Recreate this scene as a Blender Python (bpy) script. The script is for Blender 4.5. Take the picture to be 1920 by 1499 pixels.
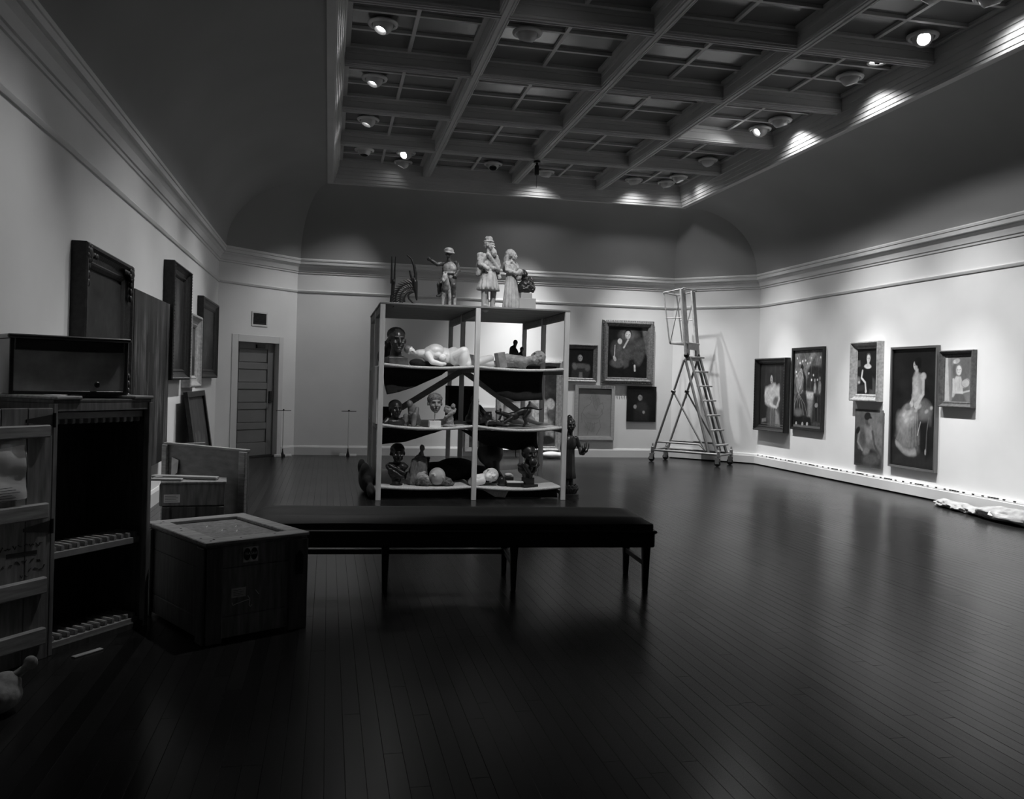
import bpy, bmesh, math, random
import numpy as np
from mathutils import Vector, Matrix, Euler, noise
random.seed(7)
for o in list(bpy.data.objects): bpy.data.objects.remove(o)
S = bpy.context.scene
COL = S.collection
R = math.radians
PI = math.pi

# ------------------------------------------------------------------ camera
cam_data = bpy.data.cameras.new('camera')
cam = bpy.data.objects.new('camera', cam_data); COL.objects.link(cam)
_r = Vector((0.9779613, -0.20712807, 0.02626127))
_u = Vector((-0.02548348, 0.00642279, 0.99965461))
_f = Vector((0.2072252, 0.97829275, -0.0010029))
cam.matrix_world = Matrix(((_r.x, _u.x, -_f.x, 0), (_r.y, _u.y, -_f.y, 0), (_r.z, _u.z, -_f.z, 1.4), (0, 0, 0, 1)))
cam_data.sensor_fit = 'HORIZONTAL'; cam_data.sensor_width = 36.0
cam_data.lens = 1625.287 / 1920 * 36
cam_data.shift_y = -31.45 / 1920
cam_data.clip_start = 0.05; cam_data.clip_end = 60
S.camera = cam

# ------------------------------------------------------------------ world, exposure
W = bpy.data.worlds.new('world'); S.world = W; W.use_nodes = True
W.node_tree.nodes['Background'].inputs[0].default_value = (0.5, 0.5, 0.5, 1)
W.node_tree.nodes['Background'].inputs[1].default_value = 0.0005
S.view_settings.view_transform = 'Standard'; S.view_settings.look = 'None'
S.view_settings.gamma = 1.0; S.view_settings.use_curve_mapping = False
S.view_settings.exposure = 0.0
LAMP = 1.0      # overall strength of the ceiling spot lamps

# ------------------------------------------------------------------ materials
MATS = {}
def mat(name, v, rough=0.6, metal=0.0, spec=0.5, var=0.0, scale=8.0, bump=0.0, stretch=(1, 1, 1), emit=0.0, coat=0.0, v2=None, detail=4):
    """neutral grey procedural material; var mixes a noise pattern into the grey, bump adds fine relief"""
    if name in MATS: return MATS[name]
    m = bpy.data.materials.new(name); m.use_nodes = True
    nt = m.node_tree; b = nt.nodes['Principled BSDF']
    b.inputs['Base Color'].default_value = (v, v, v, 1); b.inputs['Roughness'].default_value = rough
    b.inputs['Metallic'].default_value = metal; b.inputs['Specular IOR Level'].default_value = spec
    b.inputs['Coat Weight'].default_value = coat
    if emit:
        b.inputs['Emission Color'].default_value = (1, 1, 1, 1); b.inputs['Emission Strength'].default_value = emit
    if var or bump or v2 is not None:
        tc = nt.nodes.new('ShaderNodeTexCoord'); mp = nt.nodes.new('ShaderNodeMapping'); nz = nt.nodes.new('ShaderNodeTexNoise')
        mp.inputs['Scale'].default_value = stretch
        nz.inputs['Scale'].default_value = scale; nz.inputs['Detail'].default_value = detail
        nt.links.new(tc.outputs['Object'], mp.inputs['Vector']); nt.links.new(mp.outputs['Vector'], nz.inputs['Vector'])
        cr = nt.nodes.new('ShaderNodeValToRGB')
        lo = v * (1 - var); hi = v * (1 + var)
        if v2 is not None: lo, hi = v, v2
        cr.color_ramp.elements[0].position = 0.32; cr.color_ramp.elements[1].position = 0.68
        cr.color_ramp.elements[0].color = (lo, lo, lo, 1); cr.color_ramp.elements[1].color = (hi, hi, hi, 1)
        nt.links.new(nz.outputs['Fac'], cr.inputs['Fac']); nt.links.new(cr.outputs['Color'], b.inputs['Base Color'])
        if bump:
            bp = nt.nodes.new('ShaderNodeBump'); bp.inputs['Strength'].default_value = bump; bp.inputs['Distance'].default_value = 0.01
            nt.links.new(nz.outputs['Fac'], bp.inputs['Height']); nt.links.new(bp.outputs['Normal'], b.inputs['Normal'])
    MATS[name] = m
    return m

def vmat(name, rough=0.5, spec=0.5, coat=0.0):
    """material whose grey comes from the colour attribute painted on the canvas grid"""
    if name in MATS: return MATS[name]
    m = bpy.data.materials.new(name); m.use_nodes = True
    nt = m.node_tree; b = nt.nodes['Principled BSDF']
    a = nt.nodes.new('ShaderNodeVertexColor'); a.layer_name = 'paint'
    nt.links.new(a.outputs['Color'], b.inputs['Base Color'])
    b.inputs['Roughness'].default_value = rough; b.inputs['Specular IOR Level'].default_value = spec; b.inputs['Coat Weight'].default_value = coat
    MATS[name] = m
    return m

# ------------------------------------------------------------------ object helpers
def link(o, parent=None):
    COL.objects.link(o)
    if parent is not None: o.parent = parent
    return o
def tag(o, label=None, cat=None, group=None, kind=None):
    if label: o['label'] = label
    if cat: o['category'] = cat
    if group: o['group'] = group
    if kind: o['kind'] = kind
    return o
def thing(name, label, cat, loc=(0, 0, 0), rotz=0.0, group=None, rot=None):
    o = bpy.data.objects.new(name, None); COL.objects.link(o)
    o.empty_display_size = 0.1
    o.location = loc; o.rotation_euler = rot if rot else (0, 0, rotz)
    return tag(o, label, cat, group)
def struct(o): o['kind'] = 'structure'; return o

class MB:
    """collects shapes, then build() links them as one mesh object"""
    def __init__(s): s.v = []; s.f = []
    def add(s, vs, fs):
        n = len(s.v); s.v += [tuple(v) for v in vs]; s.f += [tuple(i + n for i in f) for f in fs]; return s
    def box(s, c, d, rot=None, M=None):
        hx, hy, hz = d[0] / 2, d[1] / 2, d[2] / 2
        vs = [Vector((x, y, z)) for z in (-hz, hz) for y in (-hy, hy) for x in (-hx, hx)]
        m = Matrix.Translation(c)
        if rot: m = m @ Euler(rot).to_matrix().to_4x4()
        if M is not None: m = M @ m
        return s.add([m @ v for v in vs], [(0, 2, 3, 1), (4, 5, 7, 6), (0, 1, 5, 4), (2, 6, 7, 3), (0, 4, 6, 2), (1, 3, 7, 5)])
    def bx(s, x0, x1, y0, y1, z0, z1):
        return s.box(((x0 + x1) / 2, (y0 + y1) / 2, (z0 + z1) / 2), (abs(x1 - x0), abs(y1 - y0), abs(z1 - z0)))
    def bar(s, a, b, w, h, up=(0, 0, 1)):
        """rectangular bar from a to b, width w (sideways), height h"""
        a = Vector(a); b = Vector(b); d = (b - a); L = d.length; d.normalize(); up = Vector(up)
        if abs(d.dot(up)) > 0.98: up = Vector((0, 1, 0))
        x = d.cross(up).normalized(); z = x.cross(d).normalized()
        vs = []
        for t in (a, b):
            for sx, sz in ((-1, -1), (1, -1), (1, 1), (-1, 1)): vs.append(t + x * sx * w / 2 + z * sz * h / 2)
        return s.add(vs, [(0, 1, 2, 3), (7, 6, 5, 4), (0, 4, 5, 1), (1, 5, 6, 2), (2, 6, 7, 3), (3, 7, 4, 0)])
    def tube(s, pts, r, n=10, cap=True, r_end=None):
        pts = [Vector(p) for p in pts]; rings = []
        ref = None
        for i, p in enumerate(pts):
            d = (pts[min(i + 1, len(pts) - 1)] - pts[max(i - 1, 0)]).normalized()
            if ref is None:
                ref = Vector((0, 0, 1)) if abs(d.z) < 0.9 else Vector((1, 0, 0))
            x = d.cross(ref).normalized(); y = x.cross(d).normalized(); ref = y
            t = i / max(1, len(pts) - 1)
            if isinstance(r, (list, tuple)): rr = r[i]
            else: rr = r if r_end is None else r + (r_end - r) * t
            rings.append([p + (x * math.cos(2 * PI * k / n) + y * math.sin(2 * PI * k / n)) * rr for k in range(n)])
        vs = [q for g in rings for q in g]; fs = []
        for i in range(len(pts) - 1):
            for k in range(n):
                k2 = (k + 1) % n
                fs.append((i * n + k, (i + 1) * n + k, (i + 1) * n + k2, i * n + k2))
        if cap: fs.append(tuple(range(n))); fs.append(tuple(reversed(range((len(pts) - 1) * n, len(pts) * n))))
        return s.add(vs, fs)
    def lathe(s, prof, c=(0, 0, 0), n=24, M=None, cap=False):
        """profile of (r, z) turned about z"""
        c = Vector(c); vs = []; fs = []
        for r, z in prof:
            for k in range(n):
                v = Vector((r * math.cos(2 * PI * k / n), r * math.sin(2 * PI * k / n), z)) + c
                vs.append(M @ v if M is not None else v)
        for i in range(len(prof) - 1):
            for k in range(n):
                k2 = (k + 1) % n
                fs.append((i * n + k, i * n + k2, (i + 1) * n + k2, (i + 1) * n + k))
        if cap:
            fs.append(tuple(reversed(range(n)))); fs.append(tuple(range((len(prof) - 1) * n, len(prof) * n)))
        return s.add(vs, fs)
    def prism(s, poly, h, M=None):
        """2D polygon (x, y) pushed up by h in z"""
        n = len(poly)
        vs = [Vector((x, y, 0)) for x, y in poly] + [Vector((x, y, h)) for x, y in poly]
        if M is not None: vs = [M @ v for v in vs]
        fs = [tuple(reversed(range(n))), tuple(range(n, 2 * n))] + [(i, (i + 1) % n, (i + 1) % n + n, i + n) for i in range(n)]
        return s.add(vs, fs)
    def sphere(s, c, r, n=12, M=None):
        r3 = (r, r, r) if not isinstance(r, (tuple, list)) else r
        pr = [(max(1e-4, math.sin(PI * i / n)), -math.cos(PI * i / n)) for i in range(n + 1)]
        m = Matrix.Translation(c) @ Matrix.Diagonal((r3[0], r3[1], r3[2], 1))
        if M is not None: m = M @ m
        return s.lathe(pr, n=max(8, int(n * 1.6)), M=m)
    def sweep(s, path, prof, closed=False):
        """profile (offset to the left of travel, z) swept along a plan polyline with mitred corners"""
        P = [Vector((p[0], p[1])) for p in path]; n = len(P); m = len(prof); vs = []; fs = []
        for i in range(n):
            if closed: a = P[i - 1]; c = P[(i + 1) % n]
            else: a = P[i - 1] if i > 0 else None; c = P[i + 1] if i < n - 1 else None
            ns = []
            if a is not None: d = (P[i] - a).normalized(); ns.append(Vector((-d.y, d.x)))
            if c is not None: d = (c - P[i]).normalized(); ns.append(Vector((-d.y, d.x)))
            if len(ns) == 2:
                b = (ns[0] + ns[1]).normalized(); k = b / max(0.2, b.dot(ns[0]))
            else: k = ns[0]
            for off, z in prof: q = P[i] + k * off; vs.append((q.x, q.y, z))
        for i in range(n if closed else n - 1):
            j = (i + 1) % n
            for k in range(m - 1): fs.append((i * m + k, j * m + k, j * m + k + 1, i * m + k + 1))
        if not closed: fs.append(tuple(range(m))); fs.append(tuple(reversed(range((n - 1) * m, n * m))))
        return s.add(vs, fs)
    def mesh(s, name):
        me = bpy.data.meshes.new(name); me.from_pydata(s.v, [], s.f); me.validate(); me.update()
        bm = bmesh.new(); bm.from_mesh(me); bmesh.ops.recalc_face_normals(bm, faces=bm.faces); bm.to_mesh(me); bm.free()
        return me
    def build(s, name, m, parent=None, bevel=0.0, smooth=False, seg=1, angle=0.7):
        me = s.mesh(name)
        if bevel:
            bm = bmesh.new(); bm.from_mesh(me)
            es = [e for e in bm.edges if len(e.link_faces) == 2 and e.calc_face_angle(0) > 0.5]
            bmesh.ops.bevel(bm, geom=es, offset=bevel, segments=seg, affect='EDGES', clamp_overlap=True)
            bm.to_mesh(me); bm.free()
        o = bpy.data.objects.new(name, me); link(o, parent)
        me.materials.append(m)
        if smooth:
            for p in me.polygons: p.use_smooth = True
            try: me.set_sharp_from_angle(angle=angle)
            except Exception: pass
        return o

def shared(name, me, parent, loc=(0, 0, 0), rot=(0, 0, 0), scale=(1, 1, 1)):
    o = bpy.data.objects.new(name, me); link(o, parent); o.location = loc; o.rotation_euler = rot; o.scale = scale
    return o

# ---- one continuous carved or modelled surface grown from overlapping solids (voxel remesh)
def E_(c, r, rot=None): return ('e', c, r, rot)
def C_(a, b, r0, r1=None): return ('c', a, b, r0, r0 if r1 is None else r1)
def B_(c, d, rot=None): return ('b', c, d, rot)
def D_(c, r, v): return ('d', c, r, v)       # a dent pressed in after the surface is grown
def P_(pts, r0, r1=None):
    """chain of tapered limbs through points"""
    r1 = r0 if r1 is None else r1; n = len(pts) - 1
    return [C_(pts[i], pts[i + 1], r0 + (r1 - r0) * i / n, r0 + (r1 - r0) * (i + 1) / n) for i in range(n)]
def xf(parts, M):
    """move a list of solids by a matrix"""
    return [('m', p, M) if p[0] != 'm' else ('m', p[1], M @ p[2]) for p in parts]
def solids(parts):
    mb = MB()
    for p in parts:
        M = None
        if p[0] == 'm': M = p[2]; p = p[1]
        if p[0] == 'd': continue
        if p[0] == 'e':
            m = Matrix.Translation(p[1])
            if p[3]: m = m @ Euler(p[3]).to_matrix().to_4x4()
            if M is not None: m = M @ m
            mb.sphere((0, 0, 0), p[2], 14, m)
        elif p[0] == 'b': mb.box(p[1], p[2], p[3], M)
        else:
            a = Vector(p[1]); b = Vector(p[2]); r0, r1 = p[3], p[4]; d = b - a; L = max(d.length, 1e-6)
            q = d.to_track_quat('Z', 'Y').to_matrix().to_4x4()
            m = Matrix.Translation(a) @ q
            if M is not None: m = M @ m
            pr = [(max(1e-4, r0 * math.sin(t)), -r0 * math.cos(t)) for t in [PI / 2 * i / 5 for i in range(6)]]
            pr += [(max(1e-4, r1 * math.cos(t)), L + r1 * math.sin(t)) for t in [PI / 2 * i / 5 for i in range(6)]]
            mb.lathe(pr, n=16, M=m)
    return mb
def blob(name, parts, m, parent, voxel=0.006, smooth=4, fac=0.5, rough=None):
    flat = []
    for p in parts: flat += p if isinstance(p, list) else [p]
    mb = solids(flat)
    me = bpy.data.meshes.new('t'); me.from_pydata(mb.v, [], mb.f); me.update()
    bm = bmesh.new(); bm.from_mesh(me); bmesh.ops.recalc_face_normals(bm, faces=bm.faces); bm.to_mesh(me); bm.free()
    t = bpy.data.objects.new('t', me); TMP.objects.link(t)
    a = t.modifiers.new('r', 'REMESH'); a.mode = 'VOXEL'; a.voxel_size = voxel; a.use_smooth_shade = True
    if smooth:
        c = t.modifiers.new('s', 'SMOOTH'); c.iterations = smooth; c.factor = fac
    TMPVL.update(); dg = TMPVL.depsgraph
    out = bpy.data.meshes.new_from_object(t.evaluated_get(dg))
    out.name = name
    bpy.data.objects.remove(t); bpy.data.meshes.remove(me)
    n = len(out.vertices); co = np.empty(n * 3, np.float32); out.vertices.foreach_get('co', co); co = co.reshape(-1, 3)
    dents = [(p[1], p[2]) for p in flat if p[0] == 'm' and p[1][0] == 'd'] + [(p, Matrix()) for p in flat if p[0] == 'd']
    for d_, M in dents:
        c = np.array(M @ Vector(d_[1])); v = np.array((M.to_3x3() @ Vector(d_[3]))); r = d_[2] * M.to_scale()[0]
        k = np.clip(1 - np.linalg.norm(co - c, axis=1) / r, 0, 1); co += (k * k * (3 - 2 * k))[:, None] * v[None, :]
    if rough:
        nr = np.empty(n * 3, np.float32); out.vertices.foreach_get('normal', nr); nr = nr.reshape(-1, 3)
        sc = rough[1] if isinstance(rough[1], (tuple, list)) else (rough[1],) * 3
        nv = np.array([noise.fractal(Vector((a[0] * sc[0], a[1] * sc[1], a[2] * sc[2])), 0.8, 2.0, 3) for a in co]); co += nr * (nv * rough[0])[:, None]
    if dents or rough: out.vertices.foreach_set('co', co.ravel()); out.update()
    out.materials.clear(); out.materials.append(m)
    for pl in out.polygons: pl.use_smooth = True
    o = bpy.data.objects.new(name, out); link(o, parent)
    return o
# a small scratch scene keeps remeshing quick
TMPS = bpy.data.scenes.new('scratch'); TMP = TMPS.collection; TMPVL = TMPS.view_layers[0]
# ------------------------------------------------------------------ the room
XL, XR, YB, YF, CH = -1.78, 7.76, 15.91, -3.0, 1.2
H_CORN = 3.49
M_wall = mat('white_wall_paint', 0.72, 0.75, var=0.04, scale=1.3, bump=0.04)
M_trim = mat('white_trim_paint', 0.62, 0.5, var=0.03, scale=3)
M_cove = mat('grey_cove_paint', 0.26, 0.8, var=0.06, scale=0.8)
M_coffer = mat('coffer_wood_paint', 0.45, 0.5, var=0.04, scale=3)
M_glass = mat('laylight_glass', 0.15, 0.16, var=0.10, scale=1.5, spec=0.6)
M_door = mat('door_paint', 0.16, 0.45, var=0.06, scale=4)
M_black = mat('black_metal', 0.008, 0.4)
M_dark = mat('dark_slot', 0.006, 0.9)

def wall(name, a, b, z0=-0.05, z1=5.3):
    a = Vector(a); b = Vector(b); d = (b - a).normalized(); n = Vector((-d.y, d.x))     # n points indoors
    mb = MB(); o = -n * 0.12
    mb.add([(a.x, a.y, z0), (b.x, b.y, z0), (b.x, b.y, z1), (a.x, a.y, z1), (a.x + o.x, a.y + o.y, z0), (b.x + o.x, b.y + o.y, z0), (b.x + o.x, b.y + o.y, z1), (a.x + o.x, a.y + o.y, z1)],
           [(0, 1, 2, 3), (7, 6, 5, 4), (0, 4, 5, 1), (1, 5, 6, 2), (2, 6, 7, 3), (3, 7, 4, 0)])
    return struct(mb.build(name, M_wall))
PTS = [(XL, YF), (XR, YF), (XR, YB - CH), (XR - CH, YB), (XL + CH, YB), (XL, YB - CH)]
wall('wall_front', PTS[0], PTS[1]); wall('wall_right', PTS[1], PTS[2]); wall('wall_back_right', PTS[2], PTS[3])
wall('wall_back', PTS[3], PTS[4]); wall('wall_left', PTS[5], PTS[0])
# the canted wall with the doorway: frame of reference s along it, q out into the room
CW = Matrix.Translation((XL, YB - CH, 0)) @ Matrix.Rotation(PI / 4, 4, 'Z')      # local x along the wall, local -y indoors
DS0, DS1, DH, LW = 0.425, 1.30, 1.955, CH * math.sqrt(2)
wbl = MB().bx(0, DS0, 0, 0.16, -0.05, 5.3).bx(DS1, LW, 0, 0.16, -0.05, 5.3).bx(DS0, DS1, 0, 0.16, DH, 5.3).build('wall_back_left', M_wall)
wbl.matrix_world = CW; struct(wbl)
d1 = thing('door_1', None, None); d1.matrix_world = CW; struct(d1)
MB().bx(DS0, DS1, 0.12, 0.16, 0, DH).build('door_leaf', M_door, d1)
# stiles and rails stand proud of five sunk panels
for x0, x1, n in ((DS0, DS0 + 0.1, 'stile'), (DS1 - 0.15, DS1, 'stile')): MB().bx(x0, x1, 0.098, 0.12, 0.02, DH).build(n, M_door, d1, 0.004)
zz = 0.02
for k in range(6):
    h = 0.22 if k == 0 else 0.11
    MB().bx(DS0 + 0.1, DS1 - 0.15, 0.098, 0.12, zz, zz + h).build('rail', M_door, d1, 0.004); z1 = zz + h
    zz = zz + h + (DH - 0.02 - 0.22 - 5 * 0.11) / 5
    if k < 5: MB().bx(DS0 + 0.115, DS1 - 0.165, 0.108, 0.12, z1 + 0.012, zz - 0.012).build('panel', M_door, d1, 0.004)
MB().bx(DS1 - 0.115, DS1 - 0.06, 0.075, 0.1, 0.93, 1.13).build('lock_plate', M_black, d1, 0.004)
MB().tube([(DS1 - 0.09, 0.09, 0.95), (DS1 - 0.09, 0.04, 0.95), (DS1 - 0.17, 0.03, 0.935)], 0.014).build('door_handle', M_black, d1, smooth=True)
MB().bx(DS1 - 0.42, DS1 - 0.24, 0.06, 0.1, DH - 0.09, DH - 0.03).build('door_closer', M_black, d1, 0.004)
# casing
cs = MB().bx(DS0 - 0.13, DS0, -0.012, 0, 0, DH + 0.12).bx(DS1, DS1 + 0.10, -0.012, 0, 0, DH + 0.12).bx(DS0, DS1, -0.012, 0, DH, DH + 0.12).build('trim_4', M_trim, None, 0.003)
cs.matrix_world = CW; struct(cs)
th = MB().bx(DS0, DS1, -0.01, 0.12, 0, 0.012).build('trim_5', M_dark); th.matrix_world = CW; struct(th)
# air grille above the door
vg = thing('air_vent', 'small dark air grille in a white frame above the door', 'vent'); vg.matrix_world = CW @ Matrix.Translation((0.86, 0, 2.26))
MB().bx(-0.17, 0.17, -0.012, -0.001, -0.03, 0.0).bx(-0.17, 0.17, -0.012, -0.001, 0.19, 0.22).bx(-0.17, -0.14, -0.012, -0.001, 0, 0.19).bx(0.14, 0.17, -0.012, -0.001, 0, 0.19).build('vent_frame', M_trim, vg, 0.002)
MB().bx(-0.14, 0.14, -0.005, -0.001, 0, 0.19).build('vent_back', M_dark, vg)
slat = MB().box((0, -0.007, 0), (0.28, 0.003, 0.012), (0.6, 0, 0)).mesh('slat'); slat.materials.append(mat('vent_slat', 0.05, 0.5))
for k in range(9): shared('slat', slat, vg, (0, 0, 0.015 + k * 0.02))

# cornice, picture rail, baseboards
corn = [(0, 3.235), (0.014, 3.24), (0.016, 3.268), (0.03, 3.275), (0.034, 3.30), (0.05, 3.345), (0.075, 3.375), (0.078, 3.39), (0.108, 3.395), (0.112, 3.445), (0.122, 3.45), (0.126, 3.475), (0.118, H_CORN), (0, H_CORN)]
struct(MB().sweep(PTS, corn, True).build('trim_1', M_trim, smooth=True, angle=0.35))
rail = [(0, 2.895), (0.014, 2.897), (0.02, 2.91), (0.024, 2.928), (0.016, 2.94), (0, 2.942)]
struct(MB().sweep(PTS, rail, True).build('trim_2', M_trim, smooth=True, angle=0.35))
base = [(0, 0), (0.022, 0), (0.022, 0.135), (0.014, 0.155), (0.01, 0.165), (0, 0.168)]
struct(MB().sweep([PTS[4], PTS[4]][:0] + [(XR - CH, YB), (XL + CH, YB)], base).build('baseboard_back', M_trim))
e = Vector((math.sqrt(.5), math.sqrt(.5)))
cpt = lambda s: (XL + e.x * s, YB - CH + e.y * s)
struct(MB().sweep([cpt(DS0 - 0.13), cpt(0), (XL, YF)], base).build('baseboard_left', M_trim))
struct(MB().sweep([cpt(LW), cpt(DS1 + 0.1)], base).build('baseboard_back_left', M_trim))
# raised heater baseboard along the right: it stands off the floor, with the toe gap's shade painted as a black strip
hb = [(0, 0.022), (0.062, 0.022), (0.062, 0.15), (0.055, 0.158), (0.055, 0.168), (0.045, 0.192), (0, 0.197)]
bbr = struct(MB().sweep([(XR, YF), (XR, YB - CH), (XR - CH, YB)], hb).build('baseboard_right', M_trim))
struct(MB().sweep([(XR, YF), (XR, YB - CH), (XR - CH, YB)], [(0, 0), (0.02, 0), (0.02, 0.022), (0, 0.022)]).build('trim_6', M_dark))
sl = MB(); y = 14.55
pat = [0.16, 0.16, 0.10, 0.045, 0.045, 0.045, 0.10]
k = 0
while y > 3:
    sl.box((XR - 0.0515, y, 0.181), (0.012, 0.035, 0.009), (0, -0.4, 0)); y -= pat[k % 7]; k += 1
sl.build('vent_slot', M_dark, bbr)['kind'] = 'stuff'

# ------------------------------------------------------------------ the ceiling: cove, coffers, laylight
ZB = 4.893
FX0, FX1, FY0, FY1 = 0.09, 6.222, -2.02, 14.958       # inside of the coffer frame
LX = [FX0, 1.5695, 3.1284, 4.6852, FX1]
TY = [FY1, 13.307, 11.60, 9.893, 8.187, 6.48, 4.77, 3.07, 1.36, -0.35, FY0]
cv = MB()
o = 0.11
bot = [(XL + o, YF + o), (XR - o, YF + o), (XR - o, YB - CH - o * .414), (XR - CH - o * .414, YB - o), (XL + CH + o * .414, YB - o), (XL + o, YB - CH - o * .414)]
g = 0.18
top = [(FX0 - g, FY0 - g), (FX1 + g, FY0 - g), (FX1 + g, FY1 + g), (FX1 + g, FY1 + g), (FX0 - g, FY1 + g), (FX0 - g, FY1 + g)]
NT = 20
for i in range(6):
    j = (i + 1) % 6; nS = 8
    vs = []; fs = []
    for a in range(nS + 1):
        s = a / nS
        bx_ = bot[i][0] * (1 - s) + bot[j][0] * s; by_ = bot[i][1] * (1 - s) + bot[j][1] * s
        tx_ = top[i][0] * (1 - s) + top[j][0] * s; ty_ = top[i][1] * (1 - s) + top[j][1] * s
        for b in range(NT + 1):
            t = b / NT * PI / 2; h = 1 - math.cos(t); v = math.sin(t)
            vs.append((bx_ + (tx_ - bx_) * h, by_ + (ty_ - by_) * h, H_CORN + (4.715 - H_CORN) * v))
    for a in range(nS):
        for b in range(NT): fs.append((a * (NT + 1) + b, (a + 1) * (NT + 1) + b, (a + 1) * (NT + 1) + b + 1, a * (NT + 1) + b + 1))
    cv.add(vs, fs)
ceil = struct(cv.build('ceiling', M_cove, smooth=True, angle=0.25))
fr = [(0, 5.10), (0, 4.965), (-0.008, 4.96), (-0.012, 4.905), (-0.028, 4.90), (-0.034, 4.845), (-0.046, 4.84), (-0.052, 4.79), (-0.066, 4.785), (-0.072, 4.735), (-0.084, 4.73), (-0.088, 4.70), (-0.11, 4.695), (-0.19, 4.705), (-0.19, 4.73)]
struct(MB().sweep([(FX0, FY0), (FX1, FY0), (FX1, FY1), (FX0, FY1)], fr, True).build('trim_3', M_coffer))
# back of the laylight, so that no light leaks past the panes
MB().bx(FX0 - .2, FX1 + .2, FY0 - .2, FY1 + .2, 5.14, 5.18).build('laylight_back', M_dark, ceil)
bp = [(-0.016, 0.010), (-0.020, 0.0), (-0.036, 0.0), (-0.040, 0.014), (-0.048, 0.014), (-0.050, 0.008), (-0.060, 0.010), (-0.062, 0.030), (-0.070, 0.034), (-0.070, 0.050), (-0.064, 0.054), (-0.064, 0.125), (-0.058, 0.130), (-0.064, 0.136), (-0.066, 0.19)]
bp = bp + [(-a_, b_) for a_, b_ in reversed(bp)]
for x in LX[1:4]:
    MB().prism([(a, b) for a, b in bp], FY1 - FY0, Matrix.Translation((x, FY1, ZB)) @ Matrix.Rotation(PI / 2, 4, 'X')).build('ceiling_beam', M_coffer, ceil)
segs = {}
for yv in TY[1:-1]:
    for c in range(4):
        x0 = LX[c] + (0.038 if c else 0); x1 = LX[c + 1] - (0.038 if c < 3 else 0)
        MB().prism([(a, b) for a, b in bp], x1 - x0, Matrix.Translation((x0, yv, ZB)) @ Matrix.Rotation(PI / 2, 4, 'Z') @ Matrix.Rotation(PI / 2, 4, 'X')).build('cross_beam', M_coffer, ceil)
ZP = 5.068
for c in range(4):
    for r_ in range(len(TY) - 1):
        x0 = LX[c] + (0.07 if c else 0.0); x1 = LX[c + 1] - (0.07 if c < 3 else 0.0)
        y1 = TY[r_] - (0.07 if r_ else 0.0); y0 = TY[r_ + 1] + (0.07 if r_ < len(TY) - 2 else 0.0)
        w = 0.055; lt = MB(); z0, z1 = ZP, ZP + 0.05
        lt.bx(x0, x1, y0, y0 + w, z0, z1).bx(x0, x1, y1 - w, y1, z0, z1).bx(x0, x0 + w, y0 + w, y1 - w, z0, z1).bx(x1 - w, x1, y0 + w, y1 - w, z0, z1)
        xm = (x0 + x1) / 2; lt.bx(xm - 0.02, xm + 0.02, y0 + w, y1 - w, z0, z1)
        ph = (y1 - y0 - 2 * w) / 3
        for k in (1, 2):
            yy = y0 + w + ph * k
            lt.bx(x0 + w, xm - 0.02, yy - 0.02, yy + 0.02, z0, z1).bx(xm + 0.02, x1 - w, yy - 0.02, yy + 0.02, z0, z1)
        lt.build('coffer_grille', M_coffer, ceil)
        for a0, a1 in ((x0 + w, xm - 0.02), (xm + 0.02, x1 - w)):
            for k in range(3):
                b0 = y0 + w + ph * k + (0.02 if k else 0); b1 = y0 + w + ph * (k + 1) - (0.02 if k < 2 else 0)
                tilt = random.uniform(-0.006, 0.006)
                q = MB().box((0, 0, 0), (a1 - a0 - .004, b1 - b0 - .004, 0.008)).build('glass_pane', M_glass, ceil)
                q.location = ((a0 + a1) / 2, (b0 + b1) / 2, z1 - 0.012); q.rotation_euler = (tilt, random.uniform(-0.006, 0.006), 0)

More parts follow.
